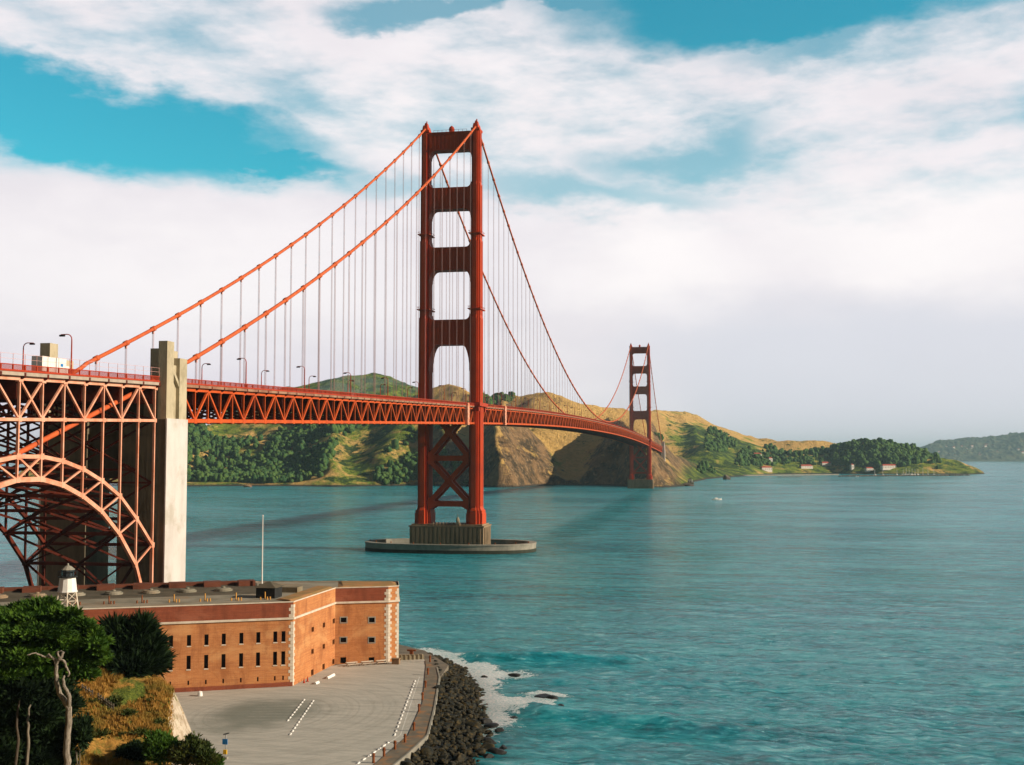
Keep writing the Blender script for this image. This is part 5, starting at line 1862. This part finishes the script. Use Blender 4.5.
def opening_parts(P, Q, ops, frames=False, sill=True):
    u = (Q - P) / np.linalg.norm(Q - P); n_in = np.array([-u[1], u[0]])
    def pt(x, z, d=0): q = P + u * x + n_in * d; return (q[0], q[1], z)
    for x0, x1, a0, a1 in ops:
        b = MB().add([pt(x0, a0, .62), pt(x1, a0, .62), pt(x1, a1, .62), pt(x0, a1, .62)], [(0, 1, 2, 3)])
        w = b.build('window', M_DARK, fort)
        if frames:
            b = MB()
            g = .22
            for xa, xb, za, zb in ((x0 - g, x0, a0 - g, a1 + g), (x1, x1 + g, a0 - g, a1 + g), (x0, x1, a0 - g, a0), (x0, x1, a1, a1 + g)):
                V = [pt(xa, za, -.06), pt(xb, za, -.06), pt(xb, zb, -.06), pt(xa, zb, -.06), pt(xa, za, .1), pt(xb, za, .1), pt(xb, zb, .1), pt(xa, zb, .1)]
                b.add(V, [(0, 1, 2, 3), (0, 4, 5, 1), (1, 5, 6, 2), (2, 6, 7, 3), (3, 7, 4, 0)])
            b.build('frame', M_FENDER, w)
        elif sill:
            V = [pt(x0 - .05, a0 - .18, -.08), pt(x1 + .05, a0 - .18, -.08), pt(x1 + .05, a0, -.08), pt(x0 - .05, a0, -.08), pt(x0 - .05, a0 - .18, .25), pt(x1 + .05, a0 - .18, .25), pt(x1 + .05, a0 + .003, .25), pt(x0 - .05, a0 + .003, .25)]
            MB().add(V, [(0, 1, 2, 3), (3, 2, 6, 7), (0, 4, 5, 1), (1, 5, 6, 2), (3, 7, 4, 0)]).build('sill', M_CREAM, w)


opsA = []
lenA = 98
s0 = [on_wall(x, 640, FA, FB)[0] for x in (171, 189, 206.5, 223.8, 241.4, 258.3, 275.3, 283.5)]
st = s0[1] - s0[0]
cols_ = [s0[0] - st * k for k in range(1, 9)] + s0
zu0, zu1 = on_wall(258, 643, FA, FB)[1], on_wall(258, 632.2, FA, FB)[1]
zm0, zm1 = on_wall(258, 666, FA, FB)[1], on_wall(258, 652.5, FA, FB)[1]
zl0, zl1 = on_wall(258, 681.5, FA, FB)[1], on_wall(258, 677, FA, FB)[1]
big_ops = [(s - .38, s + .38, zu0, zu1) for s in cols_] + [(s - .38, s + .38, zm0, zm1) for s in cols_]
slit_ops = [(s - .15, s + .15, zl0, zl1) for s in cols_]
b = MB(); wall_faces(b, FA, FB, 3.9, 16.9, big_ops + slit_ops)
opsB = []
for x, ys_ in ((312.6, (629.5, 651.5, 672.6)), (323.8, (625.2, 646.5, 667.0)), (333.6, (621.2, 641.9, 662.2))):
    s = on_wall(x, 640, FB, FC)[0]
    for yc, h in zip(ys_, (2.5, 2.5, 3.3)):
        z0 = on_wall(x, yc + h, FB, FC)[1]; z1 = on_wall(x, yc - h, FB, FC)[1]
        opsB.append((s - .75, s + .75, max(z0, 4.05), z1))
wall_faces(b, FB, FC, 3.9, 16.9, opsB)
opsC = []; opsCd = []
for x in (343.5, 371.7):
    s = on_wall(x, 640, FC, FDp)[0]
    for yc, h in ((620, 2.4), (640, 2.4), (660.5, 3.2)):
        z0 = on_wall(x, yc + h, FC, FDp)[1]; z1 = on_wall(x, yc - h, FC, FDp)[1]
        (opsCd if h > 3 else opsC).append((s - .62, s + .62, max(z0, 4.05), z1))
wall_faces(b, FC, FDp, 3.9, 16.9, opsC + opsCd)
wall_faces(b, FDp, FE, 3.9, 16.9)
for P, Q in ((FE, FF), (FF, FG), (FG, FH_), (FH_, FI), (FI, FA)): wall_faces(b, P, Q, 3.9, 16.9)
b.build('wall', M_BRICK, fort)
opening_parts(FA, FB, big_ops); opening_parts(FA, FB, slit_ops, sill=False)
opening_parts(FB, FC, opsB, sill=False); opening_parts(FC, FDp, opsC, frames=True); opening_parts(FC, FDp, opsCd, sill=False)
ring_pts = [FA, FB, FC, FDp, FE, FF, FG, FH_, FI]


def inset(d):
    O = []
    for i in range(len(ring_pts)):
        p = ring_pts[i]; a = p - ring_pts[i - 1]; c = ring_pts[(i + 1) % len(ring_pts)] - p
        a = a / np.linalg.norm(a); c = c / np.linalg.norm(c)
        na_ = np.array([a[1], -a[0]]); nc_ = np.array([c[1], -c[0]])
        m = na_ + nc_; m = m / (m @ na_)
        O.append(p - m * d)
    return O


def band(z0, z1, out):
    """belt round the whole footprint, standing out from the wall"""
    b = MB(); n = len(ring_pts); O = []
    for i in range(n):
        p = ring_pts[i]; a = p - ring_pts[i - 1]; c = ring_pts[(i + 1) % n] - p
        a = a / np.linalg.norm(a); c = c / np.linalg.norm(c)
        na_ = np.array([a[1], -a[0]]); nc_ = np.array([c[1], -c[0]])
        m = na_ + nc_; m = m / (m @ na_)
        O.append(p + m * out)
    V = [(x, y, z0) for x, y in ring_pts] + [(x, y, z0) for x, y in O] + [(x, y, z1) for x, y in O] + [(x, y, z1) for x, y in ring_pts]
    F = []
    for i in range(n):
        j = (i + 1) % n
        F += [(i, j, n + j, n + i), (n + i, n + j, 2 * n + j, 2 * n + i), (2 * n + i, 2 * n + j, 3 * n + j, 3 * n + i)]
    b.add(V, F); return b


b = MB(); nf = -dN * .1
b.prism([tuple(FA), tuple(FA + nf), tuple(FB + nf), tuple(FB)], 3.9, 4.8); b.build('plinth', M_BRICKRED, fort)
band(16.9, 17.3, .28).build('string_course', M_CREAM, fort)
for i in range(len(ring_pts)):
    b = MB(); wall_faces(b, ring_pts[i], ring_pts[(i + 1) % len(ring_pts)], 17.3, 20.2)
    b.build('parapet', M_BRICK if i in (1, 3) else M_BRICKRED, fort)
# the pale B-C parapet and the coping
band(20.2, 20.42, .1).build('coping', M_CREAM, fort)
b = MB(); b.prism([tuple(p) for p in inset(.35)], 18.9, 20.2); b.build('roof_terrace', M_TERR, fort)
b = MB(); b.prism([tuple(fp(s, t)) for s, t in ((98, 17), (5, 17), (3.5, 40), (98, 40))], 20.0, 20.21); b.build('inner_terrace', M_TERRD, fort)
b = MB()
for P, Q in ((FB, FC), (FC, FDp)):
    u = (Q - P) / np.linalg.norm(Q - P); n_in = np.array([-u[1], u[0]])
    pass
b.prism([tuple(FB + np.array([-.3, .3])), tuple(FC + np.array([-.3, .1])), tuple(FC + np.array([-5.5, 1.5])), tuple(FB + np.array([-5, 3]))], 20.2, 20.55,
        top=[tuple(FB + np.array([-1.2, .8])), tuple(FC + np.array([-1.2, .1])), tuple(FC + np.array([-4.5, 1.5])), tuple(FB + np.array([-4, 3]))])
b.prism([tuple(FC + np.array([0, 1.6])), tuple(FDp + np.array([-.2, .4])), tuple(FE + np.array([-.4, .3])), tuple(FF + np.array([-.5, -.4])), tuple(FG + np.array([0, -.6]))], 20.2, 20.5,
        top=[tuple(FC + np.array([1, 2.4])), tuple(FDp + np.array([-.8, 1.4])), tuple(FE + np.array([-1.4, .9])), tuple(FF + np.array([-1.2, -1.4])), tuple(FG + np.array([1, -1.6]))])
b.build('roof_turf', M_TURF, fort)
# brick traverse blocks and the rear parapet
b = MB()
for k in range(12):
    s = 8 + k * 7.4
    c = [fp(s, 33), fp(s - 3.6, 33), fp(s - 3.6, 36.5), fp(s, 36.5)]
    b.prism([tuple(p) for p in c], 20.21, 21.3)
c = [fp(98, 37.2), fp(4, 37.2), fp(4, 38.6), fp(98, 38.6)]
b.prism([tuple(p) for p in c], 20.21, 20.95)
b.build('rear_parapet', M_BRICKOLD, fort)
for k in range(11):
    s = 11.8 + k * 7.4
    q = fp(s, 25)
    b = MB().lathe([(1.9, 20.21), (1.9, 20.55), (1.6, 20.57), (1.5, 20.8), (.4, 20.85), (.4, 21.1), (.2, 21.15)], (q[0], q[1], 0), 20)
    b.build('gun_platform', M_TERR, fort)
for x in (75, 109, 142, 174, 205, 236, 265):
    q = at_z(x, 604.5 - (x - 75) * .028, 20.25)
    b = MB()
    for dx, h, rr in ((0, 1.5, .13), (.7, .6, .15), (1.3, .62, .15), (-.7, .55, .15)):
        b.tube([(q[0] + dx * .9, q[1] + dx * .3 - .6 * (h < 1), 20.2), (q[0] + dx * .9, q[1] + dx * .3 - .6 * (h < 1), 20.2 + h)], rr, 7)
    b.build('gun_pivot', M_OCHRE if x > 150 else M_RUST, fort)
# white corner quoins
def quoins(b, P, u1, u2, z0, z1):
    n = int((z1 - z0) / .62)
    for i in range(n):
        a, c = (.85, .5) if i % 2 == 0 else (.5, .85)
        za, zb = z0 + i * .62 + .02, z0 + (i + 1) * .62 - .02
        n1 = np.array([-u1[1], u1[0]]); n2 = np.array([-u2[1], u2[0]])
        e1 = P + u1 * a; e2 = P + u2 * c
        w1 = n1 if n1 @ (-u2) > 0 else -n1; w2 = n2 if n2 @ (-u1) > 0 else -n2
        o = .05
        V = []
        poly = [e1 - w1 * .1, e1 + w1 * o, P + (w1 + w2) * o, e2 + w2 * o, e2 - w2 * .1]
        b.prism([tuple(p) for p in poly], za, zb)
    return b


def un(a): return a / np.linalg.norm(a)


b = MB(); quoins(b, FB, un(FA - FB), un(FC - FB), 4.05, 16.9); quoins(b, FB, un(FA - FB), un(FC - FB), 17.3, 20.2); b.build('corner_quoin', M_CREAM, fort)
b = MB(); quoins(b, FDp, un(FC - FDp), un(FE - FDp), 4.05, 16.9); quoins(b, FDp, un(FC - FDp), un(FE - FDp), 17.3, 20.2); b.build('corner_quoin', M_CREAM, fort)
b = MB(); quoins(b, FE, un(FDp - FE), un(FF - FE), 4.05, 16.9); quoins(b, FE, un(FDp - FE), un(FF - FE), 17.3, 20.2); b.build('corner_quoin', M_CREAM, fort)
# small hut on the roof
q = at_z(269, 597, 20.25)
h_ = empty('roof_hut', parent=fort)
b = MB().box(q[0] - 2.0, q[0] + 2.0, q[1] - 2.0, q[1] + 2.0, 20.2, 22.3); b.build('wall', M_BLACK, h_)
b = MB().prism([(q[0] - 2.4, q[1] - 2.4), (q[0] + 2.4, q[1] - 2.4), (q[0] + 2.4, q[1] + 2.4), (q[0] - 2.4, q[1] + 2.4)], 22.3, 23.4, top=[(q[0] - .3, q[1] - .3), (q[0] + .3, q[1] - .3), (q[0] + .3, q[1] + .3), (q[0] - .3, q[1] + .3)])
b.build('roof', M_TERRD, h_)
q = at_z(290, 591.5, 20.25)
MB().box(q[0] - 2.2, q[0] + 2.2, q[1] - 1.6, q[1] + 1.6, 20.2, 21.3).build('skylight', M_CONC_OLD, fort)

# flagpole
q = fp(14, 34.5); q = np.array([q[0], q[1], 20.21])
q = at_z(262, 586, 20.25)
o = empty('flagpole', q); tag(o, 'tall white flagpole rising from the fort roof', 'flagpole')
MB().tube([q, q + np.array([0, 0, 8.]), q + np.array([0, 0, 15.2])], [.16, .13, .09], 8).build('pole', M_WHITE, o)
MB().lathe([(.05, 15.2), (.2, 15.35), (.18, 15.5), (.04, 15.6)], q, 8).build('finial', M_WHITE, o)
MB().box(q[0] - .5, q[0] + .5, q[1] - .5, q[1] + .5, q[2] - .02, q[2] + .5).build('base', M_CONC_OLD, o)

# iron lighthouse
q = at_z(67, 609, 20.2)
o = empty('lighthouse', q); tag(o, 'small white iron lighthouse with black lantern on skeleton legs', 'lighthouse')
for i in range(6):
    a = 2 * pi * i / 6
    MB().tube([q + np.array([2.3 * cos(a), 2.3 * sin(a), 0]), q + np.array([1.75 * cos(a), 1.75 * sin(a), 3.2])], .12, 6).build('leg', M_CREAM, o)
b = MB()
for i in range(6):
    a, c = 2 * pi * i / 6, 2 * pi * (i + 1) / 6
    for z0, z1, r0, r1 in ((0, 1.6, 2.3, 2.02), (1.6, 3.2, 2.02, 1.75)):
        b.beam(q + np.array([r0 * cos(a), r0 * sin(a), z0]), q + np.array([r1 * cos(c), r1 * sin(c), z1]), .09)
        b.beam(q + np.array([r0 * cos(c), r0 * sin(c), z0]), q + np.array([r1 * cos(a), r1 * sin(a), z1]), .09)
        b.beam(q + np.array([r1 * cos(a), r1 * sin(a), z1]), q + np.array([r1 * cos(c), r1 * sin(c), z1]), .1)
b.build('brace', M_CREAM, o)
MB().lathe([(1.85, 3.2), (1.85, 3.35), (1.72, 3.36), (1.4, 5.9)], q, 12).build('tower_body', M_WHITE, o)
MB().lathe([(1.75, 5.9), (1.75, 6.1), (1.1, 6.1)], q, 12).build('gallery', M_BLACK, o)
b = MB()
for i in range(12):
    a = 2 * pi * i / 12; b.tube([q + np.array([1.7 * cos(a), 1.7 * sin(a), 6.1]), q + np.array([1.7 * cos(a), 1.7 * sin(a), 7.0])], .05, 5)
b.lathe([(1.72, 7.0), (1.72, 7.06), (1.66, 7.06)], q, 12)
b.build('gallery_rail', M_BLACK, o)
MB().lathe([(1.15, 6.1), (1.15, 7.3)], q, 10).build('lantern_glass', M_GLASS, o)
MB().lathe([(1.3, 7.3), (1.25, 7.4), (.6, 7.95), (.2, 8.1), (.15, 8.5)], q, 10).build('lantern_roof', M_FENDER, o)

# ------------------------------------------------------------------ boulders of the riprap bank and rocks in the surf
rv = [rock_mesh(s, 2) for s in range(9)]
rm = []
for i, (V, F) in enumerate(rv):
    me_o = mesh_np('boulder', V, F, M_ROCK, smooth=False)
    rm.append(me_o.data); bpy.data.objects.remove(me_o)
top = np.array([(p[0], p[1]) for p in walk_out]); top = np.concatenate([[(77.5, -347.5)], top])
tl = np.concatenate([[0], np.cumsum(np.hypot(*(top[1:] - top[:-1]).T))])
cand = []
r = np.random.default_rng(21)
shl = SHORE
for _ in range(2600):
    t = r.uniform(0, tl[-1])
    p = np.array([np.interp(t, tl, top[:, 0]), np.interp(t, tl, top[:, 1])])
    d2 = np.hypot(shl[:, 0] - p[0], shl[:, 1] - p[1])
    # nearest point on the water line
    best = None
    for a, c in zip(shl[:-1], shl[1:]):
        u = c - a; k = np.clip(((p - a) @ u) / (u @ u), 0, 1); q = a + u * k
        if best is None or np.hypot(*(q - p)) < np.hypot(*(best - p)): best = q
    f = r.uniform(0.03, 1.12)
    xy = p + (best - p) * f
    z = 3.6 * (1 - f) ** .8 if f < 1 else -.25
    s = r.uniform(.38, .85) * (1.75 if r.random() < .15 else 1)
    if all((xy[0] - c[0]) ** 2 + (xy[1] - c[1]) ** 2 > (.62 * (s + c[3])) ** 2 for c in cand[-2600:]):
        cand.append((xy[0], xy[1], z, s))
cand.sort(key=lambda c: (c[0] - CAM[0]) ** 2 + (c[1] - CAM[1]) ** 2 - 4000 * c[3])
print('boulders', len(cand))
for i, (x, y, z, s) in enumerate(cand[:290]):
    o = bpy.data.objects.new('boulder', rm[i % 9]); COL.objects.link(o)
    o.location = (x, y, z + .05); o.scale = (s, s, s * .9); o.rotation_euler = (r.uniform(-.5, .5), r.uniform(-.5, .5), r.uniform(0, 6.3))
    tag(o, 'dark wet boulder in the bank between seawall walkway and surf', 'boulder', 'boulders of the seawall bank')
Vs, Fs, k = [], [], 0
for i, (x, y, z, s) in enumerate(cand[290:]):
    V, F = rv[i % 9]; a = r.uniform(0, 6.3)
    R3 = np.array([[cos(a), -sin(a), 0], [sin(a), cos(a), 0], [0, 0, 1]])
    Vs.append(V @ R3.T * s + np.array([x, y, z])); Fs.append(F + k); k += len(V)
if Vs:
    tag(mesh_np('boulder_bank', np.concatenate(Vs), np.concatenate(Fs), M_ROCK, smooth=False), kind='stuff')
# the bank under the boulders
Vs, Fs = [], []
n = 60
for i in range(n + 1):
    t = tl[-1] * i / n
    p = np.array([np.interp(t, tl, top[:, 0]), np.interp(t, tl, top[:, 1])])
    best = None
    for a, c in zip(shl[:-1], shl[1:]):
        u = c - a; kk = np.clip(((p - a) @ u) / (u @ u), 0, 1); q = a + u * kk
        if best is None or np.hypot(*(q - p)) < np.hypot(*(best - p)): best = q
    for j in range(8):
        f = j / 7 * 1.25
        xy = p + (best - p) * f; Vs.append((xy[0], xy[1], 3.3 * (1 - f) - .2))
    if i:
        for j in range(7):
            a = (i - 1) * 8 + j; Fs.append((a, a + 1, a + 9, a + 8))
o = mesh_np('bank', np.array(Vs), np.array(Fs), M_SEAROCK, smooth=True); structure(o)
surf = [(515, 675.5, 1.0, 'small black rock awash just below the breaking crest'), (484, 678, .8, 'small black rock nearest the bank in the upper foam'), (543, 698, 1.7, 'long black rock ringed by foam, farthest out'), (553, 699.5, 1.2, 'black rock end touching the long foam-ringed rock'),
        (561, 706, .6, 'tiny black rock right of the foam-ringed rock'), (484, 723, 1.2, 'black rock in the surf at the edge of the boulder bank'), (493, 727, 1.1, 'second black rock in the surf stepping out from the bank'), (500, 731.5, .9, 'flat black rock at the seaward tip of the small rock line'),
        (489, 742, 1.3, 'broad black rock in dark water below the rock line'), (497, 752, 1.2, 'black rock near the bottom edge of the surf'), (488, 758, 1.0, 'lowest black rock in the surf beside the bank'), (514, 718, .6, 'small black rock alone in white foam'), (503, 748, .7, 'small black rock right of the broad dark rock')]
for i, (x, y, s, lab) in enumerate(surf):
    p = at_z(x, y, 0)
    V, F = rock_mesh(60 + i, 2)
    o = mesh_np('rock', V * np.array([s * 1.35, s * 1.1, s * .75]) + p + np.array([0, 0, .12]), F, M_SEAROCK, origin=p, smooth=False)
    tag(o, lab, 'rock', 'black rocks in the surf')

# ------------------------------------------------------------------ trees and bushes of the bluff
def sprays(pads, axis, seed, size, per, droop=0.0, upb=.45, wid=1.0):
    """foliage as many slender sprays filling flattened pads"""
    r = np.random.default_rng(seed)
    Vs = []
    for c, rx, rz in pads:
        c = np.array(c, float)
        n = int(per * rx * rx)
        for _ in range(n):
            d = r.normal(size=3); d /= np.linalg.norm(d)
            rad = r.random() ** .38
            o = d * rad * np.array([rx, rx, rz]) * (1 + .18 * r.normal())
            p = c + o
            out = o / (rx + 1e-6) * 1.0 + .35 * (p - axis) / (np.linalg.norm(p - axis) + 1e-6) + np.array([0, 0, upb - droop]) + r.normal(size=3) * .35
            out /= np.linalg.norm(out)
            l = size * r.uniform(.6, 1.4)
            side = np.cross(out, r.normal(size=3)); side /= np.linalg.norm(side) + 1e-9
            for q in (-.55, 0, .55):
                dr = out + side * q + r.normal(size=3) * .12
                dr /= np.linalg.norm(dr)
                ww = np.cross(dr, r.normal(size=3)); ww /= np.linalg.norm(ww) + 1e-9
                w = l * r.uniform(.10, .18) * wid
                m = p + dr * l * .45
                Vs += [p, m + ww * w, p + dr * l, m - ww * w]
    V = np.array(Vs); F = np.arange(len(V)).reshape(-1, 4)
    return V, F


def tree(name, label, cat, base, trunks, pads, seed, size, per, mleaf, mbark, axis=None, group=None, upb=.45, wid=1.0):
    base = np.array(base, float)
    o = empty(name, base); tag(o, label, cat, group)
    for path, rad in trunks:
        MB().tube(path, rad, 9).build('trunk' if rad[0] > .12 else 'branch', mbark, o, smooth=True)
    if pads:
        ax = np.array(axis if axis is not None else base + np.array([0, 0, 4.0]))
        V, F = sprays(pads, ax, seed, size, per, upb=upb, wid=wid)
        mesh_np('crown', V, F, mleaf, parent=o, smooth=False)
    return o


def pd(px, py, D): return at_d(px, py, D)


def limb(pts, r0, r1, seed=0, wob=.12):
    r = np.random.default_rng(seed)
    P = [np.array(p, float) for p in pts]
    out = []
    for a, b_ in zip(P[:-1], P[1:]):
        for i in range(4): out.append(a + (b_ - a) * i / 4 + (r.normal(size=3) * wob if (out and i) else 0))
    out.append(P[-1])
    return out, list(np.linspace(r0, r1, len(out)))


px1 = .0953 * 1.0
D1 = 121
def pads_from(L): return [(pd(x, y, D), rx * D / FPX, rz * D / FPX) for x, y, D, rx, rz in L]


# the spreading cypress
g = at_pd(30, D1)
hub = pd(28, 690, D1)
pl = pads_from([(38, 611, 121, 20, 5), (20, 616, 120, 24, 5), (-6, 622, 121, 26, 6), (56, 621, 120, 22, 5), (72, 632, 121, 20, 5), (40, 632, 117, 26, 6), (8, 636, 117, 28, 7), (62, 643, 119, 26, 6), (84, 648, 120, 12, 4),
                (80, 657, 119, 20, 5), (45, 652, 121, 26, 6), (20, 654, 116, 26, 7), (-8, 655, 117, 28, 8), (70, 668, 120, 20, 5), (86, 674, 120, 10, 3), (44, 604, 121, 9, 3), (26, 608, 121, 12, 3), (4, 672, 116, 26, 8), (34, 672, 117, 22, 6)])
rq = np.random.default_rng(77)
for _ in range(34):
    a = rq.uniform(-.3, 3.5); pl += pads_from([(38 + 62 * cos(a) + rq.normal() * 4, 657 - 42 * sin(a) + rq.normal() * 4, 120 + rq.uniform(-3, 2), rq.uniform(4, 8), rq.uniform(1.5, 3))])
tr = [limb([g - np.array([0, 0, .6]), pd(32, 740, D1), hub, pd(34, 640, D1), pd(36, 618, D1)], .32, .1, 1, .1)]
for i, (x, y, z) in enumerate([(62, 626, 120), (86, 640, 121), (6, 628, 120), (-8, 645, 119), (70, 660, 119), (92, 668, 120), (14, 655, 118)]):
    tr.append(limb([hub + (pd(34, 640, D1) - hub) * (.1 + .11 * i), (hub + pd(x, y, z)) / 2 + np.array([0, 0, .6]), pd(x, y, z)], .16, .05, 10 + i, .1))
tree('cypress_tree', 'large spreading green cypress at the left edge in front of the fort', 'tree', g, tr, pl, 31, .62, 430, M_CYPRESS, M_DARKBARK, axis=hub, upb=.2)
# dark trees under it with two pale trunks
for (tx, ty, D, L, lab, sd) in ((17, 690, 113, [(4, 696, 115, 22, 12), (22, 690, 115, 20, 9), (-8, 720, 115, 22, 16), (10, 722, 116, 20, 12), (0, 752, 115, 16, 14), (16, 752, 118, 18, 16)], 'dark cypress with thin dark trunk, leftmost at the photo edge', 5),
                                (27.5, 705, 113, [(40, 688, 117, 24, 10), (56, 704, 118, 20, 11), (38, 712, 116, 20, 12), (50, 734, 118, 20, 13), (38, 756, 117, 18, 13), (58, 758, 118, 14, 12)], 'dark cypress with pale trunk just left of the dead tree', 6)):
    g = at_pd(tx, D)
    tr = [limb([g - np.array([0, 0, .6]), pd(tx + 1, 745, D - 1), pd(tx, 720, D - .5), pd(tx + 3, ty, D + 1)], .17, .08, sd, .04)]
    tree('cypress_tree', lab, 'tree', g, tr, pads_from(L), sd, .65, 700, M_CYPDARK, M_DARKBARK if sd == 5 else M_TRUNK)
# weathered dead tree
D2 = 112
g = at_pd(66, D2)
tr = [limb([g - np.array([0, 0, .8]), pd(66, 770, D2), pd(67.5, 735, D2), pd(69, 708, D2), pd(62, 697, D2), pd(56.5, 682, D2), pd(56, 670, D2), pd(59, 659, D2), pd(63.5, 652, D2)], .36, .12, 3, .05),
      limb([pd(69, 708, D2), pd(69.5, 697, D2 - .3), pd(65, 688, D2 - .4), pd(63, 679, D2 - .3), pd(64, 676, D2)], .22, .09, 4, .05),
      limb([pd(59, 659, D2), pd(64, 661, D2), pd(67, 668, D2), pd(69.5, 674, D2), pd(68, 676.5, D2)], .13, .07, 5, .03),
      limb([pd(58, 662, D2), pd(52, 657, D2), pd(45, 657, D2), pd(36, 653, D2 - .5), pd(27, 655, D2 - 1)], .14, .04, 6, .05),
      limb([pd(57, 665, D2), pd(54, 660, D2), pd(49, 654, D2), pd(47, 656, D2)], .12, .05, 7, .04),
      limb([pd(60, 657, D2), pd(57, 652, D2), pd(62, 651, D2)], .11, .05, 8, .03)]
tree('dead_tree', 'bleached twisted dead trunk with forked top in front of the cypress', 'tree', g, tr, None, 0, 0, 0, None, M_DEADWOOD)
# dark bushy cypress on the knoll
D3 = 141
g = at_pd(126, D3)
hub = g + np.array([0, 0, 1.0])
L = [(132, 655, 141, 30, 22), (110, 660, 141, 20, 16), (150, 652, 141, 22, 18), (126, 638, 141, 22, 12), (146, 632, 141, 15, 12), (105, 645, 141, 12, 8), (160, 660, 140, 14, 14), (138, 668, 139, 30, 10), (112, 672, 139, 16, 7), (152, 624, 141, 7, 7), (163, 644, 141, 8, 6), (120, 627, 141, 8, 6)]
tr = [limb([g - np.array([0, 0, .5]), pd(127, 665, D3), pd(128, 640, D3)], .4, .1, 9, .05)]
for i, (x, y) in enumerate([(104, 655), (147, 650), (142, 630), (118, 634)]):
    tr.append(limb([g + np.array([0, 0, .5]), pd(x, y, D3)], .15, .04, 20 + i, .1))
tree('cypress_tree', 'dense dark bushy cypress on the knoll against the fort front wall', 'tree', g, tr, pads_from([(126 + (x - 132) * .86, 651 + (y - 650) * .9, D, rx * .72, rz * .72) for x, y, D, rx, rz in L]), 41, 1.5, 330, M_CYPDARK, M_DARKBARK, axis=hub, upb=.6, wid=.62)


def bush(px, py, D, rx, rz, m, seed, label, n=7, per=700, size=.45, name='bush'):
    r = np.random.default_rng(seed)
    c = pd(px, py, D); zg = bluff_z(px, D)
    L = []
    for i in range(n):
        L.append((c + r.normal(size=3) * np.array([rx * .38, rx * .38, rz * .35]), rx * r.uniform(.35, .6), rz * r.uniform(.4, .7)))
    L.append((c, rx * .7, rz * .8))
    base = np.array([c[0], c[1], min(zg, c[2] - rz * .6)])
    tr = [limb([base - np.array([0, 0, .3]), c + np.array([r.normal() * .4, r.normal() * .4, .2 * rz])], .1, .03, seed + i, .08) for i in range(3)]
    tree(name, label, 'bush', base, tr, L, seed, size, per, m, M_TRUNK, axis=base)


bush(165, 750, 121, 1.9, 1.5, M_GREENSHRUB, 51, 'rounded green bush at the bottom edge below the pale cliff')
bush(191, 754, 120, 1.9, 1.35, M_SHRUB, 52, 'olive brown bush at the bottom edge nearest the lot')
bush(211, 764, 119, 1.1, .6, M_GREENSHRUB, 57, 'small bright bush beside the sign pole at the bottom edge')
bush(128, 757, 124, 1.5, 1.1, M_CYPDARK, 53, 'low dark bush at the bottom edge of the golden slope')
bush(80, 734, 117, 1.0, 1.6, M_CYPDARK, 54, 'dark upright bush just right of the dead trunk')
bush(108, 738, 127, .8, .6, M_GREENSHRUB, 55, 'small green bush on the golden slope above the low dark bush')
bush(118, 706, 134, .9, .45, M_GREENSHRUB, 56, 'small green scrub patch in the middle of the golden slope')
bush(138, 702, 136, .7, .4, M_CYPDARK, 58, 'small dark scrub patch right of the middle of the golden slope')
bush(100, 716, 131, .6, .35, M_GREENSHRUB, 59, 'tiny green scrub patch left on the golden slope')
rs_ = np.random.default_rng(12)
first = None
for i in range(14):
    px, py = rs_.uniform(88, 172), rs_.uniform(690, 738)
    p = ground_at(px, py)
    if first is None:
        first = empty('scrub_tuft', p); tag(first, 'small olive scrub tuft dotted on the golden slope', 'scrub', 'scrub tufts on the golden slope')
        V, F = sprays([(p + np.array([0, 0, .15]), .5, .3), (p + np.array([.35, .1, .1]), .35, .22)], p - np.array([0, 0, .5]), 5, .32, 420, upb=.7)
        mesh_np('foliage', V, F, M_SHRUB, parent=first, smooth=False)
        o = first
    else:
        o = copy_tree(first)
    o.location = p; s_ = rs_.uniform(.6, 1.5); o.scale = (s_, s_, s_ * .9); o.rotation_euler = (0, 0, rs_.uniform(0, 6.3))
# broken slat fence on the slope
for lab, (x0, y0, x1, y1, n) in (('upper short piece of bleached slat fence on the golden slope', (88, 692, 98, 698, 4)), ('lower longer piece of bleached slat fence on the golden slope', (104, 702, 119, 712, 7))):
    P = ground_at(x0, y0); Q = ground_at(x1, y1)
    o = empty('slat_fence', P); tag(o, lab, 'fence')
    up = np.array([0, 0, 1.0])
    b = MB().beam(P + up * .55, Q + up * .55, .1); b.beam(P + up * .25, Q + up * .25, .1); b.build('rail', M_DEADWOOD, o)
    for i in range(n):
        c = P + (Q - P) * i / (n - 1)
        MB().beam(c - up * .2, c + up * .85, .16, .05, up=(0, 1, 0)).build('slat', M_DEADWOOD, o)

# ------------------------------------------------------------------ air
HZ = MB()
hb_ = HZ.box(-62000, 62000, -62000, 62000, -7.5, 420)
haze = HZ.build('haze', None) if False else None
mhz = bpy.data.materials.new('haze_air'); mhz.use_nodes = True
T = NT(mhz.node_tree)
o_ = T.n('ShaderNodeOutputMaterial'); v_ = T.n('ShaderNodeVolumePrincipled')
v_.inputs['Color'].default_value = rgb(.55, .84, .98)
v_.inputs['Density'].default_value = 3.6e-5
v_.inputs['Anisotropy'].default_value = 0.0
T.t.links.new(v_.outputs[0], o_.inputs['Volume'])
haze = HZ.build('haze', mhz)
haze['kind'] = 'stuff'
